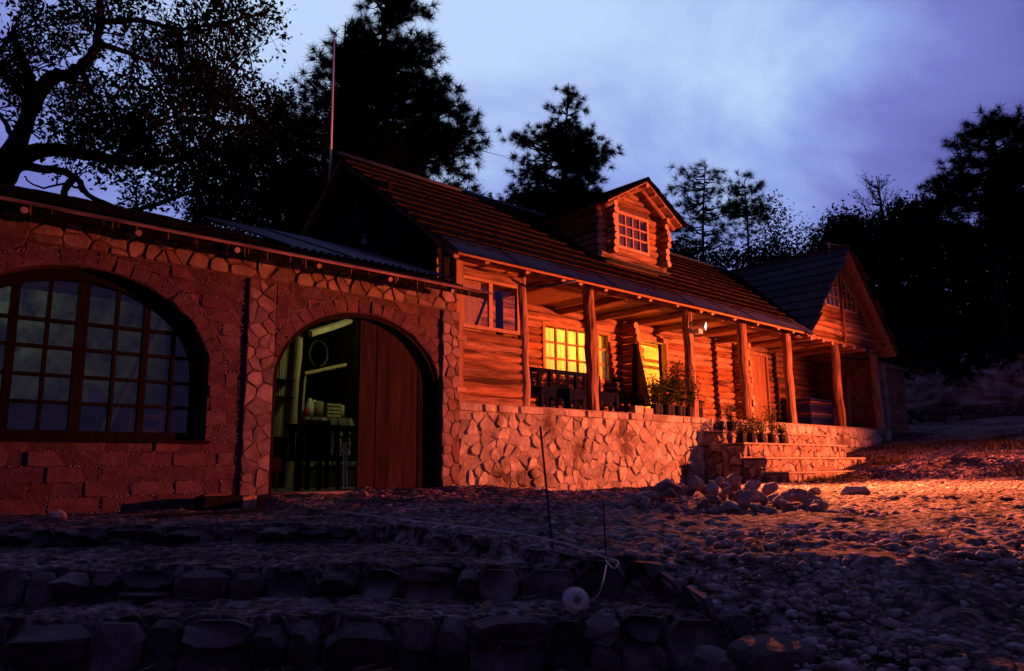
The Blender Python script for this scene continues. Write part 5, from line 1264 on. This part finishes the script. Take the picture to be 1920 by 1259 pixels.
pine('airy pine with drooping tips right of the dormer', [(1318, 500), (1318, 420), (1320, 360), (1322, 308)],
     [(310, 1308, 1338), (325, 1285, 1358), (345, 1255, 1364), (370, 1242, 1366), (400, 1256, 1372), (430, 1250, 1372), (460, 1244, 1385)], 32, 75, 3.6, .36, 30, 4, .16, .25, .02, .25)
pine('slim round topped pine beside the airy pine', [(1404, 480), (1402, 420), (1398, 370), (1395, 338)],
     [(340, 1375, 1418), (352, 1362, 1432), (372, 1352, 1446), (392, 1352, 1444), (412, 1365, 1438), (445, 1380, 1425)], 32, 60, 4.5, .34, 32, 5, .14, .25)
pine('tall dark pine at the far right edge of the wood', [(1862, 460), (1860, 380), (1858, 300), (1868, 232)],
     [(232, 1840, 1900), (248, 1800, 1925), (265, 1780, 1935), (285, 1790, 1945), (310, 1775, 1950), (340, 1770, 1960), (380, 1765, 1970), (430, 1760, 1980)], 27, 100, 6, .38, 42, 6, .22, .2, .022)
pine('dark pine at the frame edge beside the tall pine', [(1945, 460), (1945, 340), (1940, 230)], [(230, 1915, 1965), (270, 1890, 1990), (320, 1880, 2010), (400, 1870, 2030)], 28, 70, 6, .38, 40, 7, .2, .2, .022)
pine('short pine left of the tall dark pine on the wood edge', [(1757, 470), (1758, 400), (1760, 348)], [(346, 1742, 1778), (362, 1728, 1792), (380, 1722, 1790), (400, 1730, 1795), (440, 1725, 1800)], 30, 50, 5, .34, 34, 8, .14, .2, .022)
pine('small round pine above the wing roof ridge', [(1522, 500), (1522, 470), (1522, 452)], [(451, 1513, 1530), (460, 1508, 1538), (475, 1506, 1545), (490, 1508, 1540)], 38, 30, 4, .28, 30, 9, .1, .2, .022)
# oak overhanging the adobe roof
rng = np.random.default_rng(4); rr = random.Random(4); DO = 13.0
ok = thing('oak_tree', 'large dark spreading oak with twisted limbs above the adobe roof', 'oak tree', (PD(-60, 640, DO)[0], PD(-60, 640, DO)[1], -.4))
def O(x, y, dd=0.0): return PD(x, y, DO+dd)
limbs = [([(-60, 900, 0), (-55, 560, 0), (-40, 400, 0), (0, 318, 0), (40, 250, 0), (62, 190, 0), (50, 130, -.3), (20, 60, -.6)], .30, .05),
         ([(-40, 400, 0), (10, 330, .2), (60, 285, .5), (130, 285, .8), (210, 300, .9), (300, 305, 1.0), (370, 285, .9), (405, 245, .8), (470, 235, .8)], .20, .02),
         ([(58, 205, 0), (90, 150, -.3), (135, 138, -.5), (170, 105, -.6), (185, 60, -.7), (188, -20, -.8)], .14, .05),
         ([(180, 80, -.6), (240, 100, -.4), (310, 125, .0), (380, 150, .3)], .06, .012), ([(187, 40, -.7), (260, 40, -.6), (340, 55, -.5), (430, 40, -.4), (510, 20, -.4)], .06, .01),
         ([(40, 310, .2), (100, 318, .4), (140, 330, .5), (165, 365, .6), (215, 388, .8), (260, 395, 1.0)], .09, .03), ([(140, 330, .5), (120, 360, .5), (118, 400, .5)], .07, .05),
         ([(165, 365, .6), (130, 345, .8), (70, 350, 1.0), (45, 330, 1.1)], .03, .012), ([(260, 395, 1.0), (330, 370, 1.2), (400, 360, 1.3), (450, 330, 1.3)], .05, .012),
         ([(60, 200, 0), (20, 150, .5), (-30, 110, .8)], .10, .05), ([(30, 270, 0), (10, 230, .6), (-20, 200, .9)], .06, .03), ([(210, 300, .9), (260, 250, 1.2), (330, 215, 1.4), (400, 190, 1.5)], .06, .012),
         ([(300, 305, 1.0), (250, 215, .4), (300, 160, .2)], .04, .01)]
q = MB(); LP = []
for pts, r_a, r_b in limbs:
    c = catm([O(*p) for p in pts], 5); n = len(c); c = [p+rng.normal(size=3)*.012 for p in c]
    q.tube(c, [r_a+(r_b-r_a)*(i/(n-1))**.8 for i in range(n)], 8, 0, None, .12, rr); LP += c[3:]
q.build('trunk', M['bark'], ok, True)
LP = np.array(LP)
# leafy region of the crown: clumps given by centre, spread and weight (photo pixels, depth spread like width)
clumps = [(60, 30, 90, 45, 5), (150, 30, 90, 50, 6), (260, 30, 90, 45, 7), (370, 30, 80, 45, 7), (450, 40, 60, 45, 6), (500, 20, 30, 30, 2), (30, 110, 60, 40, 4), (110, 70, 60, 30, 2.5), (300, 95, 80, 35, 6), (380, 90, 60, 30, 3.5), (440, 75, 40, 25, 2),
          (40, 160, 50, 40, 3.5), (20, 110, 40, 30, 2), (230, 130, 60, 30, 3), (330, 145, 70, 35, 7), (400, 150, 50, 30, 5), (150, 180, 60, 30, 4), (230, 190, 70, 30, 5), (330, 200, 70, 35, 7), (420, 195, 50, 35, 6), (470, 170, 30, 25, 1.5),
          (110, 210, 60, 30, 5), (190, 235, 70, 30, 7), (280, 250, 70, 30, 7), (370, 245, 70, 35, 6), (440, 240, 50, 30, 5), (200, 270, 70, 30, 7), (290, 290, 80, 30, 7), (390, 290, 60, 35, 5), (120, 260, 50, 20, 3), (240, 320, 60, 25, 4), (320, 340, 60, 30, 5),
          (400, 340, 50, 30, 4), (150, 300, 40, 20, 2), (280, 370, 50, 20, 2.5), (360, 380, 50, 25, 4), (440, 380, 40, 30, 3), (80, 100, 40, 20, 1)]
C = []; tw = MB()
for cx_, cy_, wx, wy, wt in clumps:
    for s in range(int(wt*3.4)):
        px_ = cx_+rng.normal()*wx*.55; py_ = cy_+rng.normal()*wy*.6; c0 = O(px_, py_, rng.normal()*.9+.3)
        j = int(np.argmin(((LP-c0)**2).sum(1)-rng.random(len(LP))*.25)); st_ = LP[j]
        mid = (st_+c0)/2+rng.normal(size=3)*.12; e = c0
        tw.tube([st_, mid, e], [.016, .010, .004], 4)
        nl = int(rng.integers(24, 44))
        for _ in range(3):
            s2_ = c0+rng.normal(size=3)*.17; tw.tube([mid+(e-mid)*rng.random(), s2_], [.006, .003], 3)
            C.append(s2_+rng.normal(size=(nl//3, 3))*.085)
tw.build('twigs', M['bark'], ok)
for _ in range(1150):  # leaf clumps added out of view to keep skylight off the left steps
    c0 = np.array([rng.uniform(-4.5, 3.0), rng.uniform(.5, 9.0), 0]); c0[2] = rng.uniform(6.6, 9.0)
    if c0@CF > .2 and (629.5-F*(c0@CU)/(c0@CF)) > -40: continue
    C.append(c0+rng.normal(size=(26, 3))*.32)
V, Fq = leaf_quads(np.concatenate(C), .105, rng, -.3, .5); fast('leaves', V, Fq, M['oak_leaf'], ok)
# broadleaf bushes and the dark wood
def leafy_mass(pix, d, dj, n, size, seed, spread):
    r_ = np.random.default_rng(seed); C = []
    w_ = np.array([p[4] for p in pix], float); w_ /= w_.sum()
    for i in r_.choice(len(pix), n, p=w_):
        cx_, cy_, wx, wy, _ = pix[i]; a = r_.normal(size=2)*.5; c0 = PD(cx_+a[0]*wx, cy_+a[1]*wy, d+r_.normal()*dj); C.append(c0+r_.normal(size=(7, 3))*spread)
    return leaf_quads(np.concatenate(C), size, r_)
def bush(name, label, cat, pix, d, dj, n, size, seed, spread=.14, trunkpx=None, grp=None):
    g = PD(pix[0][0], 640, d); loc = (g[0], g[1], H(g[0], g[1])); t = thing(name, label, cat, loc, grp); r_ = random.Random(seed)
    q = MB(); b0_ = np.array(loc)
    for p in pix:
        e = PD(p[0], p[1]+p[3]*.3, d); q.tube([b0_+np.array([r_.uniform(-.2, .2), r_.uniform(-.2, .2), -.1]), (b0_+e)/2+np.array([r_.uniform(-.2, .2), r_.uniform(-.2, .2), .2]), e], [.05, .03, .008], 5)
    q.build('stems', M['bark'], t); V, Fq = leafy_mass(pix, d, dj, n, size, seed, spread); fast('leaves', V, Fq, M['scrub'], t)
bush('shrub_tree', 'dark leafy shrub tree filling the gap between the oak and the pines', 'shrub', [(420, 330, 60, 60, 3), (470, 300, 40, 60, 3), (500, 250, 40, 50, 2.5), (470, 400, 60, 60, 4), (540, 360, 60, 60, 4), (560, 300, 40, 50, 2), (520, 200, 25, 35, 1), (390, 400, 40, 30, 2), (580, 400, 50, 40, 3)], 17.5, 1.0, 2600, .12, 1, .16)
bush('shrub_tree', 'dark bush behind the roof ridge between the big pine and the cone pine', 'shrub', [(860, 400, 40, 40, 2), (800, 380, 60, 40, 2), (930, 420, 30, 30, 2)], 24, .8, 500, .14, 2, .2)
bush('sparse_tree', 'sparse leaved slender tree right of the slim pine', 'tree', [(1455, 400, 22, 22, 2), (1445, 430, 30, 25, 2), (1475, 440, 40, 25, 2), (1515, 440, 25, 10, 1), (1440, 460, 40, 20, 3)], 33, .8, 190, .17, 3, .2)
bush('hedge_bush', 'low dark bush below the airy pine behind the roof', 'shrub', [(1350, 490, 60, 16, 3), (1420, 490, 50, 18, 3), (1480, 485, 50, 22, 3), (1280, 480, 40, 14, 2), (1560, 480, 40, 20, 3)], 35, 1.2, 900, .2, 4, .25)
bush('broadleaf_tree', 'round leafy tree on the wood edge left of the bare tree', 'tree', [(1590, 425, 40, 20, 3), (1570, 445, 40, 20, 3), (1620, 440, 50, 25, 3), (1600, 470, 60, 25, 4)], 34, 1.2, 900, .2, 5, .25)
bush('broadleaf_tree', 'leafy tree on the wood edge between the bare tree and the short pine', 'tree', [(1700, 405, 30, 18, 3), (1680, 430, 50, 25, 3), (1725, 425, 35, 30, 3), (1740, 400, 25, 20, 1.5), (1660, 450, 50, 25, 3)], 32, 1.2, 1000, .2, 6, .25)
# bare tree
bt_ = PD(1655, 470, 33); t = thing('bare_tree', 'thin bare tree with upswept twigs rising from the dark wood', 'bare tree', (bt_[0], bt_[1], H(bt_[0], bt_[1])))
q = MB(); tr = [np.array([bt_[0], bt_[1], H(bt_[0], bt_[1])]), PD(1655, 430, 33), PD(1652, 380, 33), PD(1643, 330, 33)]; q.tube(tr, [.09, .07, .045, .012], 6); q.build('trunk', M['bark'], t)
q = MB(); C = []
for k in range(46):
    y = rng.uniform(345, 435); xx = np.interp(y, [330, 380, 430], [1643, 1652, 1655]); p = PD(xx, y, 33); a = rng.uniform(0, 6.28); L_ = np.interp(y, [335, 380, 430], [.35, 1.0, 1.25])*rng.uniform(.5, 1)
    dr = VR*math.cos(a)+VF*math.sin(a); e = p+dr*L_+np.array([0, 0, L_*.75]); mid = p+dr*L_*.6+np.array([0, 0, L_*.25]); q.tube([p, mid, e], [.022, .016, .009], 4)
    for _ in range(4):
        s = rng.uniform(.3, 1); b_ = p+(mid-p)*min(1, s*2) if s < .5 else mid+(e-mid)*(s*2-1); tp_ = b_+dr*rng.uniform(.05, .25)+np.array([rng.normal()*.1, rng.normal()*.1, rng.uniform(.15, .4)]); q.tube([b_, tp_], [.010, .006], 3); C.append(tp_+rng.normal(size=(3, 3))*.05)
q.build('branches', M['bark'], t); V, Fq = leaf_quads(np.concatenate(C), .10, rng); fast('leaves', V, Fq, M['scrub'], t)
# the wood on the slope beyond the bank
r_ = np.random.default_rng(8); C = []
for _ in range(9000):
    px_ = r_.uniform(1560, 2150); yt = np.interp(px_, [1540, 1600, 1650, 1700, 1760, 1850, 1920, 2150], [470, 445, 445, 430, 425, 420, 400, 380]); py_ = yt+8+(700-yt)*r_.random()
    dd = 29.3+(690-py_)/260*8+r_.normal()*1.0
    C.append(PD(px_, py_, dd)+r_.normal(size=(7, 3))*.30)
for _ in range(230):                              # scrub hanging over the top of the bank
    px_ = r_.uniform(1690, 2050); py_ = 700+14*math.sin(px_*.021)+10*math.sin(px_*.06)-abs(r_.normal())*26
    C.append(PD(px_, py_, 24.6+r_.normal()*.5)+r_.normal(size=(9, 3))*.16)
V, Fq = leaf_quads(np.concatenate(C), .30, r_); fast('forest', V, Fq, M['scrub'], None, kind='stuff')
